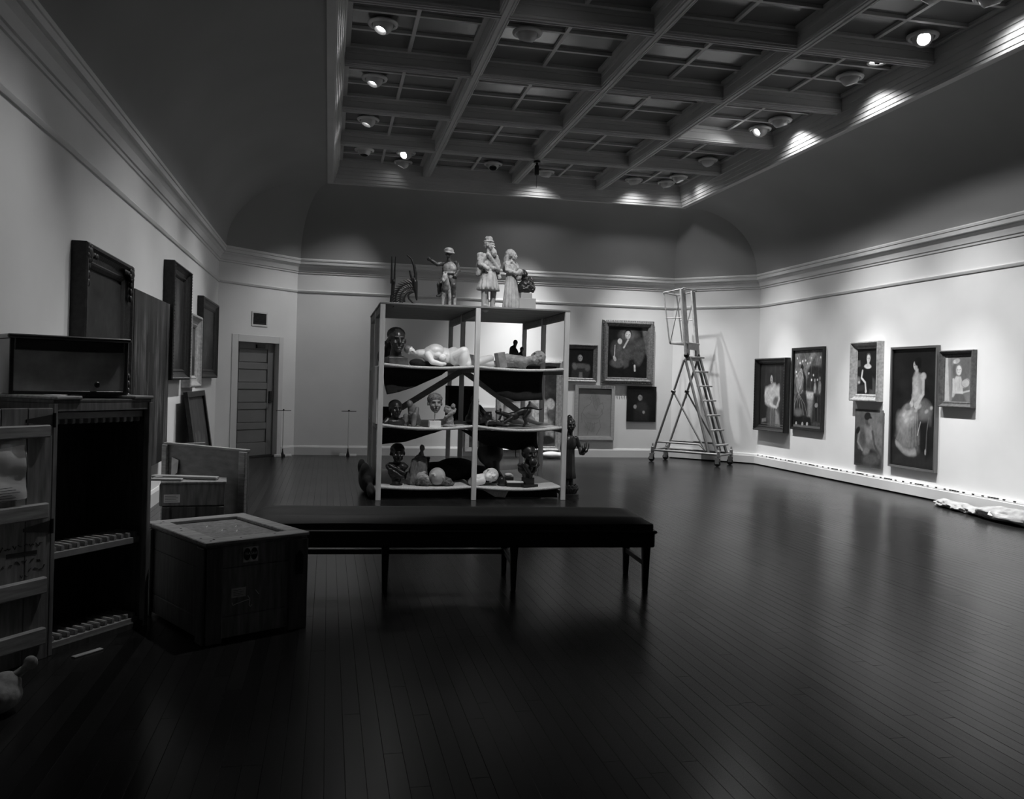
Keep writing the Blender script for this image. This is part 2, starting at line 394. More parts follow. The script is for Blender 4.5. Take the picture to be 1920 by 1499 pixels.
# ------------------------------------------------------------------ the floor: narrow strip boards laid along the room
M_sub = mat('dark_subfloor', 0.004, 0.9)
def floor_mat():
    m = bpy.data.materials.new('dark_varnished_boards'); m.use_nodes = True; nt = m.node_tree; b = nt.nodes['Principled BSDF']
    tc = nt.nodes.new('ShaderNodeTexCoord'); mp = nt.nodes.new('ShaderNodeMapping'); nz = nt.nodes.new('ShaderNodeTexNoise')
    ge = nt.nodes.new('ShaderNodeNewGeometry')
    mp.inputs['Scale'].default_value = (22, 1.2, 1); nz.inputs['Scale'].default_value = 2.2; nz.inputs['Detail'].default_value = 6
    nt.links.new(ge.outputs['Position'], mp.inputs['Vector']); nt.links.new(mp.outputs['Vector'], nz.inputs['Vector'])
    at = nt.nodes.new('ShaderNodeAttribute'); at.attribute_name = 'tone'
    mr = nt.nodes.new('ShaderNodeMapRange'); mr.inputs[3].default_value = 0.60; mr.inputs[4].default_value = 1.35
    nt.links.new(nz.outputs['Fac'], mr.inputs[0])
    mu = nt.nodes.new('ShaderNodeMath'); mu.operation = 'MULTIPLY'
    nt.links.new(mr.outputs[0], mu.inputs[0]); nt.links.new(at.outputs['Fac'], mu.inputs[1])
    cb = nt.nodes.new('ShaderNodeCombineColor')
    for k in range(3): nt.links.new(mu.outputs[0], cb.inputs[k])
    nt.links.new(cb.outputs[0], b.inputs['Base Color'])
    n2 = nt.nodes.new('ShaderNodeTexNoise'); n2.inputs['Scale'].default_value = 0.9; n2.inputs['Detail'].default_value = 1
    nt.links.new(ge.outputs['Position'], n2.inputs['Vector'])
    m2 = nt.nodes.new('ShaderNodeMapRange'); m2.inputs[3].default_value = 0.22; m2.inputs[4].default_value = 0.28
    nt.links.new(n2.outputs['Fac'], m2.inputs[0]); nt.links.new(m2.outputs[0], b.inputs['Roughness'])
    bm_ = nt.nodes.new('ShaderNodeBump'); bm_.inputs['Strength'].default_value = 0.05; bm_.inputs['Distance'].default_value = 0.004
    nt.links.new(nz.outputs['Fac'], bm_.inputs['Height']); nt.links.new(bm_.outputs['Normal'], b.inputs['Normal'])
    b.inputs['Specular IOR Level'].default_value = 0.22
    return m
M_floor = floor_mat()
fl = struct(MB().bx(XL - .1, XR + .1, YF - .1, YB + .1, -0.06, -0.008).build('floor', M_sub))
BW = 0.072; rnd = random.Random(3); boards = []
nx = int((XR - XL) / BW) + 1
for i in range(nx):
    x0 = XL + i * BW; x1 = min(XR, x0 + BW)
    y = YF - rnd.uniform(0, 2)
    while y < YB:
        L = rnd.uniform(0.9, 2.9); y0 = max(y, YF); y1 = min(y + L, YB); y += L
        if y1 - y0 > 0.03: boards.append((x0, x1, y0, y1, rnd.uniform(0.008, 0.018), rnd.gauss(0, 0.0002), rnd.gauss(0, 0.0002)))
def seen(b):
    """rough area a board shows in the picture"""
    x = (b[0] + b[1]) / 2; best = 0
    for y in np.linspace(max(b[2], 2.2), max(b[3], 2.21), 6):
        d = Vector((x, y, -1.4)); f = d.dot(_f)
        if f < 0.5: continue
        px = 960 + 1625 * d.dot(_r) / f; py = 718 - 1625 * d.dot(_u) / f
        if -20 < px < 1940 and py < 1520: best += (1625 / f) ** 2 * 1.4 / f * (b[3] - b[2]) / 6
    return best
boards.sort(key=seen, reverse=True)
def board_geo(b, mb):
    x0, x1, y0, y1, t, k1, k2 = b; g = 0.0004; h = 0.0007
    x0 += g; x1 -= g; y0 += g; y1 -= g
    mb.add([(x0, y0, -0.008), (x1, y0, -0.008), (x1, y1, -0.008), (x0, y1, -0.008),
            (x0, y0, -h), (x1, y0, -h), (x1, y1, -h), (x0, y1, -h),
            (x0 + h, y0 + h, k1), (x1 - h, y0 + h, -k1), (x1 - h, y1 - h, k2), (x0 + h, y1 - h, -k2)],
           [(0, 1, 5, 4), (1, 2, 6, 5), (2, 3, 7, 6), (3, 0, 4, 7), (4, 5, 9, 8), (5, 6, 10, 9), (6, 7, 11, 10), (7, 4, 8, 11), (8, 9, 10, 11)])
def tone(me, ts):
    a = me.attributes.new('tone', 'FLOAT', 'POINT'); a.data.foreach_set('value', ts)
for b in boards[:300]:
    mb = MB(); board_geo(b, mb); q = mb.build('floor_board', M_floor, fl); tone(q.data, [b[4]] * 12)
mb = MB(); ts = []
for b in boards[300:]: board_geo(b, mb); ts += [b[4]] * 12
me = bpy.data.meshes.new('floor_boards'); me.from_pydata(mb.v, [], mb.f); me.update(); tone(me, ts); me.materials.append(M_floor)
q = bpy.data.objects.new('floor_boards', me); link(q, fl); q['kind'] = 'stuff'
# ------------------------------------------------------------------ ceiling eyeball lamps
M_eye = mat('eyeball_enamel', 0.50, 0.35, spec=0.5)
M_refl = mat('lamp_reflector', 0.05, 0.3)
M_lit = mat('lit_lamp', 0.9, 0.4, emit=30.0)
M_lit2 = mat('lit_lamp_bright', 0.9, 0.4, emit=90.0)
BR = 0.105
def eyeball(x, y, aim, label, power=0.0, size=72, lit=None, spill=0.0, z=5.055, off=False, core=0.0):
    t = thing('ceiling_spot', label, 'ceiling light', (x, y, z), group='eyeball spot lamps in the coffered ceiling')
    MB().lathe([(0.112, 0.012), (0.118, -0.012), (0.135, -0.02), (0.150, -0.012), (0.158, 0.004), (0.155, 0.014)], n=32).build('trim_ring', M_eye, t, smooth=True)
    d = Vector(aim).normalized(); q = d.to_track_quat('-Z', 'Y').to_matrix().to_4x4()
    ap = 0.068; za = -math.sqrt(BR * BR - ap * ap)
    pr = []
    a0 = math.asin(ap / BR)
    for k in range(15):
        th_ = a0 + (PI - 0.01 - a0) * k / 14
        pr.append((BR * math.sin(th_), -BR * math.cos(th_)))
    ball = MB().lathe([(ap - 0.004, za)] + pr, n=28, M=q).build('eyeball', M_eye, t, smooth=True, angle=0.6)
    MB().lathe([(0.05, -0.02), (ap - 0.010, za + 0.02), (ap - 0.004, za)], n=24, M=q).build('baffle', M_refl, ball, smooth=True)
    MB().lathe([(0.001, -0.045), (0.02, -0.042), (0.036, -0.034), (0.052, -0.02)], n=20, M=q).build('lamp_face', M_refl if off else (lit or M_lit), ball)
    for pw, sz, bl in ((power, size, 1.0), (core, 38, 1.0), (spill, 130, 0.8)):
        if pw:
            L = bpy.data.lights.new('spot_beam', 'SPOT'); L.energy = pw * LAMP; L.spot_size = R(sz); L.spot_blend = bl; L.shadow_soft_size = 0.035
            lo = bpy.data.objects.new('spot_beam', L); link(lo, t)
            lo.matrix_local = Matrix.Translation(d * (-za + 0.012)) @ q
    return t
PW = 1000.0
# along the left: three lit towards the left wall, then unlit and glaring ones at the far end
eyeball(0.458, 9.05, (-0.34, -0.20, -0.90), 'eyeball lamp glowing toward left wall, nearest of three in left coffer column', PW * .22, 72, spill=12, core=PW * .28)
eyeball(0.458, 10.72, (-0.34, -0.16, -0.90), 'eyeball lamp glowing toward left wall, middle of three in left coffer column', PW * .24, 72, spill=12, core=PW * .34)
eyeball(0.458, 12.45, (-0.34, -0.10, -0.90), 'eyeball lamp glowing toward left wall, farthest of three in left coffer column', PW * .26, 72, spill=12, core=PW * .40)
eyeball(0.47, 14.13, (-0.05, -0.1, -1), 'unlit eyeball lamp turned straight down in far left corner coffer', off=True)
eyeball(1.135, 14.10, (-0.55, -0.55, -0.55), 'glaring eyeball lamp facing viewer in far left corner coffer', PW * .006, 50, lit=M_lit2)
eyeball(1.14, 14.72, (-0.42, 0.16, -0.90), 'lit eyeball lamp beside the back frame in far left corner coffer', PW * .22, 66)
eyeball(2.62, 14.37, (-0.1, -0.45, -0.85), 'unlit eyeball lamp with black opening facing viewer near back frame', off=True)
# toward the back wall
eyeball(3.60, 14.63, (-0.07, 0.215, -0.95), 'eyeball lamp turned to back wall beside the small black cylinder', PW * .60, 62, spill=26, core=PW * .7)
eyeball(5.24, 14.70, (0.20, 0.17, -0.95), 'eyeball lamp turned to back wall in far right corner coffer', PW * .42, 62, spill=26, core=PW * .35)
eyeball(5.86, 14.72, (0.26, 0.06, -0.94), 'lower of two lit eyeball lamps paired in far right corner', PW * .14, 62, spill=12, core=PW * .2)
eyeball(5.90, 14.25, (0.32, -0.14, -0.93), 'upper of two lit eyeball lamps paired in far right corner', PW * .40, 66, spill=16, core=PW * .85)
eyeball(5.90, 13.05, (0.55, 0.30, -0.8), 'unlit eyeball lamp turned away near right frame, second coffer from back', off=True)
# toward the right wall and the rack
eyeball(5.87, 11.27, (-0.75, -0.12, -0.62), 'eyeball lamp turned left beside another one, third coffer from back', PW * .22, 46, spill=30)
eyeball(5.93, 10.82, (0.31, 0.10, -0.94), 'eyeball lamp turned to right wall beside another, third coffer from back', PW * .46, 70, spill=85, core=PW * .95)
eyeball(5.86, 9.10, (0.31, 0.05, -0.94), 'large eyeball lamp lighting right wall beside an open lamp hole', PW * .46, 70, spill=85, core=PW * .95)
eyeball(5.88, 7.86, (-0.35, -0.72, -0.60), 'dazzling star of an eyeball lamp facing viewer at upper right', PW * .003, 40, lit=M_lit2)
eyeball(5.27, 6.98, (-0.3, 0.55, -0.8), 'eyeball lamp cut off by top edge of the picture at right', PW * .03, 70)
eyeball(1.945, 8.87, (-0.05, 0.42, -0.90), 'eyeball lamp turned to the rack, in second coffer column', PW * .14, 60, spill=8)
eyeball(2.0, 7.30, (-0.02, 0.60, -0.80), 'eyeball lamp turned to the rack, just above the picture', PW * .50, 54)
eyeball(5.86, 6.9, (0.31, 0.10, -0.94), 'eyeball lamp lighting right wall, above the picture at right', PW * .36, 70, spill=75, core=PW * .6)
eyeball(0.458, 7.35, (-0.34, -0.10, -0.90), 'eyeball lamp over the left wall, just above the picture', PW * .14, 58, core=PW * .25)
eyeball(0.458, 5.62, (-0.42, -0.10, -0.88), 'eyeball lamp above the crates, out of the picture', PW * .22, 54)
# the lamp hole with its eyeball taken out
t = thing('open_lamp_hole', 'open round lamp hole with lit inside beside the large eyeball lamp', 'ceiling light', (5.87, 8.60, 5.055))
MB().lathe([(0.085, 0.05), (0.085, 0.0), (0.095, -0.008), (0.108, -0.006), (0.11, 0.006)], n=28).build('trim_ring', M_eye, t, smooth=True)
MB().lathe([(0.001, 0.028), (0.085, 0.028)], n=24).build('hole_back', mat('lit_hole_back', 0.8, 0.6, emit=2.5), t)
MB().box((0.0, 0, 0.012), (0.05, 0.04, 0.03)).sphere((-0.013, 0, -0.005), 0.016, 8).sphere((0.013, 0, -0.005), 0.016, 8).build('socket', M_black, t, 0.003)
# small black cylinder hanging at a beam crossing
t = thing('beam_detector', 'small black cylinder with thin wand hanging at a ceiling beam crossing', 'detector', (3.1284, 13.307, ZB))
MB().lathe([(0.001, 0.0), (0.055, 0.0), (0.055, -0.03), (0.02, -0.034), (0.016, -0.07), (0.001, -0.07)], n=20).build('mount', M_black, t, smooth=True)
MB().lathe([(0.001, -0.07), (0.03, -0.07), (0.036, -0.085), (0.036, -0.21), (0.03, -0.225), (0.001, -0.225)], n=20).build('body', M_black, t, smooth=True)
MB().tube([(0, 0, -0.22), (0, 0, -0.42)], 0.004, 6).build('wand', M_black, t)
# ------------------------------------------------------------------ pictures: brushwork painted as colour on a canvas grid
class Art:
    """small soft-edged painter: x runs 0..1 to the right, y 0..1 upward, greys are linear"""
    def __init__(s, w, h, bg, seed=1, px=0.006):
        s.w, s.h = w, h; s.nx = max(8, int(w / px)); s.ny = max(8, int(h / px)); s.asp = w / h
        s.X, s.Y = np.meshgrid(np.linspace(0, 1, s.nx), np.linspace(0, 1, s.ny))
        s.rng = np.random.default_rng(seed)
        s.A = np.full((s.ny, s.nx), float(bg))
        s.wx = s.noise(9) * .004; s.wy = s.noise(9) * .004
    def noise(s, n, sx=1.0, sy=1.0):
        gx = max(2, int(n * s.asp * sx) + 2); gy = max(2, int(n * sy) + 2); g = s.rng.normal(0, 1, (gy, gx))
        u = s.X * (gx - 1.001); v = s.Y * (gy - 1.001); i = u.astype(int); j = v.astype(int); a = u - i; b = v - j
        a = a * a * (3 - 2 * a); b = b * b * (3 - 2 * b)
        return g[j, i] * (1 - a) * (1 - b) + g[j, i + 1] * a * (1 - b) + g[j + 1, i] * (1 - a) * b + g[j + 1, i + 1] * a * b
    def mix(s, m, v):
        m = np.clip(m, 0, 1); s.A = s.A * (1 - m) + v * m; return s
    def tex(s, amt, n=20, sx=1, sy=1):
        f = s.noise(n, sx, sy) * .5 + s.noise(n * 2.3, sx, sy) * .35 + s.noise(n * 5, sx, sy) * .25; s.A = s.A * np.clip(1 + amt * f, .1, 3); return s
    def ell(s, cx, cy, rx, ry, v, ang=0, soft=.25, op=1.0):
        dx = (s.X + s.wx - cx) * s.asp; dy = s.Y + s.wy - cy; c, q = math.cos(ang), math.sin(ang)
        a = (dx * c + dy * q) / (rx * s.asp); b = (-dx * q + dy * c) / ry
        d = np.sqrt(a * a + b * b)
        return s.mix(np.clip((1 + soft / 2 - d) / soft, 0, 1) * op, v)
    def poly(s, pts, v, soft=.01, op=1.0):
        P = [(x * s.asp, y) for x, y in pts]; X = (s.X + s.wx * .6) * s.asp; Y = s.Y + s.wy * .6
        D = np.full(X.shape, 1e9); ins = np.zeros(X.shape, bool)
        for i in range(len(P)):
            x1, y1 = P[i]; x2, y2 = P[(i + 1) % len(P)]
            ex, ey = x2 - x1, y2 - y1; t = np.clip(((X - x1) * ex + (Y - y1) * ey) / (ex * ex + ey * ey + 1e-12), 0, 1)
            D = np.minimum(D, np.hypot(X - x1 - t * ex, Y - y1 - t * ey))
            c = ((y1 > Y) != (y2 > Y)) & (X < (x2 - x1) * (Y - y1) / (y2 - y1 + 1e-12) + x1); ins ^= c
        D = np.where(ins, D, -D)
        return s.mix(np.clip(D / soft + .5, 0, 1) * op, v)
    def line(s, pts, w, v, op=1.0):
        X = s.X * s.asp; Y = s.Y; D = np.full(X.shape, 1e9)
        for i in range(len(pts) - 1):
            x1, y1 = pts[i][0] * s.asp, pts[i][1]; x2, y2 = pts[i + 1][0] * s.asp, pts[i + 1][1]
            ex, ey = x2 - x1, y2 - y1; t = np.clip(((X - x1) * ex + (Y - y1) * ey) / (ex * ex + ey * ey + 1e-12), 0, 1)
            D = np.minimum(D, np.hypot(X - x1 - t * ex, Y - y1 - t * ey))
        return s.mix(np.clip((w - D) / (w * .6) , 0, 1) * op, v)
    def arc(s, cx, cy, rx, ry, a0, a1, w, v, op=1.0):
        return s.line([(cx + rx * math.cos(a0 + (a1 - a0) * k / 14), cy + ry * math.sin(a0 + (a1 - a0) * k / 14)) for k in range(15)], w, v, op)
    def face(s, cx, cy, r, v, turn=0.0, hair=.01):
        """generic head: hair, face oval, shadowed eyes, nose and mouth"""
        rx = r * .74 / s.asp
        if hair is not None: s.ell(cx, cy + r * .28, rx * 1.28, r * 1.08, hair, soft=.2)
        s.ell(cx + turn * rx * .3, cy - r * .05, rx, r, v, soft=.25)
        s.ell(cx - rx * .75 * (1 if turn >= 0 else -1), cy - r * .1, rx * .35, r * .75, v * .55, soft=1.0, op=.7)
        for e_ in (-1, 1): s.ell(cx + turn * rx * .45 + e_ * rx * .42, cy + r * .1, rx * .2, r * .09, v * .3, soft=.6)
        s.ell(cx + turn * rx * .6 + rx * .1, cy - r * .15, rx * .1, r * .25, v * .62, soft=.8)
        s.ell(cx + turn * rx * .45, cy - r * .52, rx * .28, r * .07, v * .4, soft=.6)
        return s
    def canvas(s, name, parent, m, y=-0.001, loc=(0, 0, 0)):
        """grid mesh in x (across) and z (up), facing -y"""
        xs = (np.linspace(0, 1, s.nx) - .5) * s.w; zs = np.linspace(0, 1, s.ny) * s.h
        V = np.zeros((s.ny, s.nx, 3), np.float32); V[..., 0] = xs[None, :]; V[..., 1] = y; V[..., 2] = zs[:, None]
        idx = np.arange(s.nx * s.ny).reshape(s.ny, s.nx)
        F = np.stack([idx[:-1, :-1], idx[:-1, 1:], idx[1:, 1:], idx[1:, :-1]], -1).reshape(-1, 4)
        # the back and edges make it a stretched canvas with depth
        V = V.reshape(-1, 3); n0 = len(V); t = 0.018
        bk = np.array([[xs[0], y + t, 0], [xs[-1], y + t, 0], [xs[-1], y + t, s.h], [xs[0], y + t, s.h]], np.float32)
        c = [idx[0, 0], idx[0, -1], idx[-1, -1], idx[-1, 0]]
        F = F.tolist() + [[n0 + 3, n0 + 2, n0 + 1, n0]] + [[c[(i + 1) % 4], c[i], n0 + i, n0 + (i + 1) % 4] for i in range(4)]
        V = np.vstack([V, bk])
        me = bpy.data.meshes.new(name); me.from_pydata(V.tolist(), [], F); me.update()
        a = me.color_attributes.new('paint', 'FLOAT_COLOR', 'POINT')
        A = np.clip(s.A, 0.002, .9).reshape(-1); A = np.concatenate([A, [.2] * 4])
        a.data.foreach_set('color', np.stack([A, A, A, np.ones_like(A)], -1).astype(np.float32).ravel())
        me.materials.append(m)
        o = bpy.data.objects.new(name, me); link(o, parent); o.location = loc
        return o

M_paint = vmat('oil_paint', 0.45, 0.22)
M_matt = vmat('matt_paint', 0.7, 0.3)
M_gilt = mat('worn_gilt', 0.20, 0.40, metal=0.35, var=0.35, scale=30, bump=0.3)
M_gilt_d = mat('dark_gilt', 0.012, 0.45, metal=0.1, var=0.6, scale=34, bump=0.4)
M_gilt_l = mat('silver_gilt', 0.42, 0.38, metal=0.4, var=0.25, scale=26, bump=0.2)
M_fr_black = mat('black_frame', 0.012, 0.4, var=0.3, scale=20)
M_fr_pale = mat('pale_wood_frame', 0.34, 0.6, var=0.12, scale=14, stretch=(1, 1, 5))
M_bead = mat('frame_bead', 0.10, 0.4, metal=0.3)

def frame(parent, w, h, prof, m, name='frame'):
    """mitred moulding; prof = (distance in from the outer edge, distance out from the wall); w, h are the outer size"""
    n = len(prof); vs = []; fs = []
    C = [(-w / 2, 0, 1, 1), (w / 2, 0, -1, 1), (w / 2, h, -1, -1), (-w / 2, h, 1, -1)]
    for cx, cz, sx, sz in C:
        for i, o_ in prof: vs.append((cx + sx * i, -o_, cz + sz * i))
    for k in range(4):
        j = (k + 1) % 4
        for i in range(n - 1): fs.append((k * n + i, j * n + i, j * n + i + 1, k * n + i + 1))
    mb = MB(); mb.add(vs, fs)
    return mb.build(name, m, parent)
def profile(kind, fw, d):
    if kind == 'flat': return [(0, 0.002), (0, d), (fw * .15, d), (fw, d * .92), (fw, d * .35)]
    if kind == 'scoop': return [(0, 0.002), (0, d * .9), (fw * .08, d), (fw * .2, d), (fw * .3, d * .82), (fw * .5, d * .6), (fw * .7, d * .5), (fw * .78, d * .56), (fw * .86, d * .5), (fw, d * .34), (fw, d * .2)]
    if kind == 'ogee': return [(0, 0.002), (0, d * .55), (fw * .1, d * .62), (fw * .22, d * .7), (fw * .36, d * .96), (fw * .48, d), (fw * .58, d * .92), (fw * .66, d * .7), (fw * .82, d * .62), (fw * .9, d * .66), (fw, d * .4), (fw, d * .2)]
    if kind == 'box': return [(0, 0.002), (0, d), (fw * .5, d), (fw * .55, d * .96), (fw, d * .96), (fw, d * .5)]
def picture(name, label, art, w, h, fw, d, kind, fm, loc, rz, group, cat='painting', tilt=0.0, pm=None, beads=None):
    """w, h outer size; loc is the middle of the lower edge on the wall; the front faces local -y"""
    t = thing(name, label, cat, loc, group=group, rot=(tilt, 0, rz))
    if fw: frame(t, w, h, profile(kind, fw, d), fm)
    art.canvas('canvas', t, pm or M_paint, y=-(d * .35 if fw else d), loc=(0, 0, fw * .96))
    if fw: MB().bx(-w / 2 + .01, w / 2 - .01, -0.012, -0.002, .01, h - .01).build('backing', mat('backing_board', 0.1, 0.8), t)
    if beads:
        mb = MB(); st = beads; x = -w / 2 + .012
        while x < w / 2: mb.sphere((x, -d * .98, .02), .009, 5).sphere((x, -d * .98, h - .02), .009, 5); x += st
        z = .03
        while z < h - .02: mb.sphere((-w / 2 + .02, -d * .98, z), .009, 5).sphere((w / 2 - .02, -d * .98, z), .009, 5); z += st
        q = mb.build('beading', M_bead, t, smooth=True); q['kind'] = 'stuff'
    return t
RW = -PI / 2
def on_right(y0, y1, z0): return (XR - 0.001, (y0 + y1) / 2, z0)
GR, GB, GL = 'paintings hung on the right wall', 'pictures hung on the back wall', 'paintings hung on the left wall'

# --- A: woman in white before a dark curtain, deep black frame
a = Art(.84, 1.09, .014, 11, .0045)
for k in range(9): a.line([(.12 + k * .1, 1), (.10 + k * .105, .45)], .016, .034 if k % 2 else .01, .6)
a.poly([(0, 0), (.26, 0), (.24, .5), (.1, .62), (0, .6)], .008, .08).tex(.4, 9, 1.5, .4)
a.poly([(.34, 0), (.78, 0), (.84, .2), (.74, .40), (.42, .42), (.36, .2)], .07, .05)
for k in range(7): a.line([(.44 + k * .045, .38), (.40 + k * .06, .0)], .012, .26 if k % 2 else .10, .55)
a.poly([(.66, .02), (.86, .01), (.80, .20), (.66, .26)], .22, .05).poly([(.28, .16), (.40, .02), (.44, .34), (.34, .34)], .05, .05)
a.poly([(.22, .36), (.18, .50), (.28, .64), (.44, .68), (.62, .70), (.76, .62), (.82, .46), (.78, .34), (.60, .30), (.36, .32)], .30, .05)
a.ell(.32, .50, .10, .14, .42, .5, .6).ell(.52, .50, .15, .16, .40, 0, .6).ell(.72, .56, .08, .12, .36, -.4, .7).ell(.66, .40, .12, .07, .10, .3, .7)
a.line([(.76, .60), (.80, .44), (.70, .31), (.50, .34)], .030, .40).ell(.48, .36, .06, .035, .44, .3, .5).line([(.26, .54), (.22, .40), (.40, .40)], .026, .36)
a.poly([(.46, .64), (.56, .64), (.54, .72), (.47, .72)], .30, .03).ell(.47, .785, .085, .095, .006, .2, .3)
a.ell(.465, .765, .052, .072, .36, .15, .35).ell(.485, .755, .035, .05, .20, .1, .9, .7).ell(.445, .775, .014, .008, .06).ell(.48, .772, .012, .007, .06).ell(.455, .728, .018, .007, .10)
a.poly([(.08, .05), (.28, .07), (.28, .13), (.08, .11)], .12, .02).line([(.06, .03), (.94, .03)], .010, .09).tex(.25, 12)
picture('portrait_painting', 'dark painting of a woman in loose white dress, deepest black frame on right wall', a, 1.09, 1.305, .10, .11, 'scoop', M_fr_black, on_right(13.58, 14.66, .638), RW, GR, beads=.05)
# --- B: figures under a striped canopy with lights, thin dark frame
a = Art(.88, 1.28, .07, 12, .0045); a.tex(.5, 8)
a.poly([(0, .6), (1, .7), (1, 1), (0, 1)], .16, .1)
for k in range(9): a.line([(.05 + k * .1, 1), (-.25 + k * .12, .68)], .007, .08 if k % 2 else .28, .6)
a.poly([(.42, .78), (.62, 1), (.80, 1), (.52, .78)], .30, .03, .8)
a.poly([(.40, .50), (.97, .50), (.97, .80), (.55, .78)], .028, .06).ell(.70, .72, .22, .08, .02, soft=.5).tex(.3, 14)
a.ell(.28, .78, .055, .045, .010).ell(.25, .735, .042, .036, .30).poly([(.32, .75), (.42, .66), (.44, .46), (.36, .48), (.30, .62)], .008, .02)
a.ell(.22, .58, .12, .14, .15, -.2, .4).ell(.20, .62, .06, .08, .26, -.2, .8).arc(.22, .58, .12, .15, .4, 5.6, .006, .42).line([(.30, .70), (.26, .56), (.18, .46)], .018, .30)
a.poly([(0, .1), (.1, .42), (.35, .45), (.55, .36), (.64, .1), (.4, .05)], .022, .03).poly([(.44, .44), (.70, .40), (.66, .3), (.60, .12), (.52, .15), (.50, .32)], .22, .05)
a.poly([(.44, .47), (.70, .46), (.68, .37), (.48, .38)], .50, .03)
for k in range(5): a.line([(.18, .44), (.04 + k * .09, .30), (.02 + k * .12, .18 - abs(k - 2) * .02)], .005, .30, .8)
a.poly([(0, .02), (.38, .02), (.34, .2), (0, .2)], .006, .05).ell(.18, .19, .16, .05, .12, soft=.7).poly([(.36, .02), (.66, .02), (.60, .14), (.40, .14)], .006, .03)
for x in (.12, .34, .5): a.ell(x, .045, .035, .025, .42)
a.poly([(.66, .08), (.97, .08), (.97, .42), (.72, .44)], .016, .04); a.ell(.74, .52, .04, .07, .38).ell(.90, .53, .05, .08, .24).ell(.73, .615, .028, .024, .3).ell(.90, .64, .028, .024, .22).ell(.80, .30, .06, .03, .25)
for x in (.72, .84, .92): a.line([(x, .4), (x + .02, .1)], .006, .12, .7)
for x, y in ((.4, .87), (.47, .83), (.55, .84), (.52, .70), (.68, .68), (.62, .62), (.9, .9), (.08, .72), (.1, .9), (.3, .86), (.82, .62), (.1, .67), (.2, .84), (.6, .9)): a.ell(x, y, .020, .014, .75, soft=.8)
for x in (.45, .6, .85): a.line([(x, .5), (x, .92)], .003, .25, .6)
a.tex(.25, 20); a.poly([(0, 0), (1, 0), (1, .03), (0, .03)], .12, .01)
picture('figure_painting', 'tall busy painting of figures under strung lights, thin dark frame', a, .97, 1.375, .045, .05, 'box', M_fr_black, on_right(12.50, 13.462, .725), RW, GR)
# --- C: young woman in dark dress, deep pale frame, above D
a = Art(.47, .67, .010, 13, .004); a.tex(.3, 8)
a.poly([(0, .75), (.14, .75), (.16, .62), (0, .6)], .09, .03).poly([(.62, .0), (.98, .0), (.92, .3), (.72, .42)], .05, .06)
for k in range(7): a.line([(.70 + k * .035, .02), (.72 + k * .025, .35)], .008, .09 if k % 2 else .02, .6)
a.poly([(.18, .2), (.8, .1), (.78, .48), (.64, .60), (.34, .60), (.2, .5)], .008, .03).ell(.53, .615, .18, .05, .50, soft=.35).poly([(.47, .6), (.62, .6), (.60, .72), (.50, .72)], .44, .03)
a.line([(.27, .52), (.22, .36), (.42, .26), (.46, .08)], .034, .52).ell(.46, .07, .05, .045, .46); a.ell(.06, .30, .1, .08, .16, soft=.8).ell(.1, .26, .05, .03, .4, soft=.8).poly([(0, .05), (.4, .10), (.36, .22), (0, .18)], .03, .04)
a.face(.56, .79, .088, .52, -.15, .07).tex(.15, 10)
picture('portrait_painting', 'small portrait of a young woman in black dress in deep pale gilt frame', a, .675, .875, .105, .11, 'scoop', M_gilt_l, on_right(11.018, 11.695, 1.252), RW, GR)
# --- D: seated figure with cap, unframed
a = Art(.655, .835, .11, 14, .0045); a.tex(.10, 3).ell(.15, .75, .5, .5, .08, soft=1.4, op=.7).ell(.8, .6, .3, .5, .20, soft=1.4, op=.6)
a.poly([(0, 0), (1, 0), (1, .20), (.9, .28), (.55, .36), (.2, .38), (.08, .62), (0, .55)], .03, .1)
a.poly([(.14, .30), (.10, .56), (.24, .70), (.42, .76), (.60, .74), (.70, .60), (.68, .36), (.5, .26)], .12, .04).ell(.50, .56, .12, .16, .19, .2, .7).ell(.60, .62, .05, .12, .24, .1, .8).ell(.30, .50, .1, .16, .07, .2, .8)
a.line([(.66, .62), (.74, .40), (.92, .22)], .034, .07).ell(.90, .20, .05, .04, .10).line([(.18, .60), (.12, .42), (.30, .28)], .03, .22).ell(.44, .26, .12, .06, .17, .3, .6).ell(.12, .62, .10, .05, .010, .8, .4)
a.poly([(.42, .72), (.54, .72), (.54, .80), (.44, .80)], .09, .03).ell(.47, .83, .085, .095, .06, -.3, .3).ell(.53, .80, .035, .055, .14, -.2, .7).ell(.46, .885, .115, .07, .014, .25, .25).ell(.56, .865, .06, .022, .014, -.3, .3)
a.ell(.62, .14, .30, .10, .09, .1, .7).tex(.2, 10)
picture('portrait_painting', 'unframed grey portrait of a seated figure in a cap, under small portrait', a, .655, .835, 0, .035, 'flat', None, on_right(10.97, 11.625, .297), RW, GR)
# --- E: standing-size portrait of seated lady in pale gown
a = Art(.91, 1.63, .010, 15, .0048); a.tex(.3, 4)
a.poly([(0, 0), (1, 0), (1, .14), (0, .20)], .022, .06)
a.poly([(.09, .25), (.14, .40), (.28, .50), (.46, .56), (.76, .56), (.90, .47), (.88, .36), (.70, .34), (.64, .14), (.52, .095), (.38, .12), (.22, .17)], .085, .04)
for k in range(24):
    x = .10 + k * .024; a.line([(.34 + k * .010, .50), (.20 + k * .018, .34), (x, .16 + .07 * abs(k - 15) / 15)], .007, .26 if k % 3 else .05, .35)
a.ell(.26, .34, .12, .11, .24, .4, .9).ell(.38, .42, .15, .08, .34, .2, .9).ell(.34, .22, .16, .06, .20, .1, 1.0).ell(.76, .48, .12, .07, .14, -.2, .8)
for k in range(18): x = .12 + k * .026; a.ell(x, .19 - .07 * math.sin(k / 17 * 2.2), .022, .028, .30, .3, .9, .6)
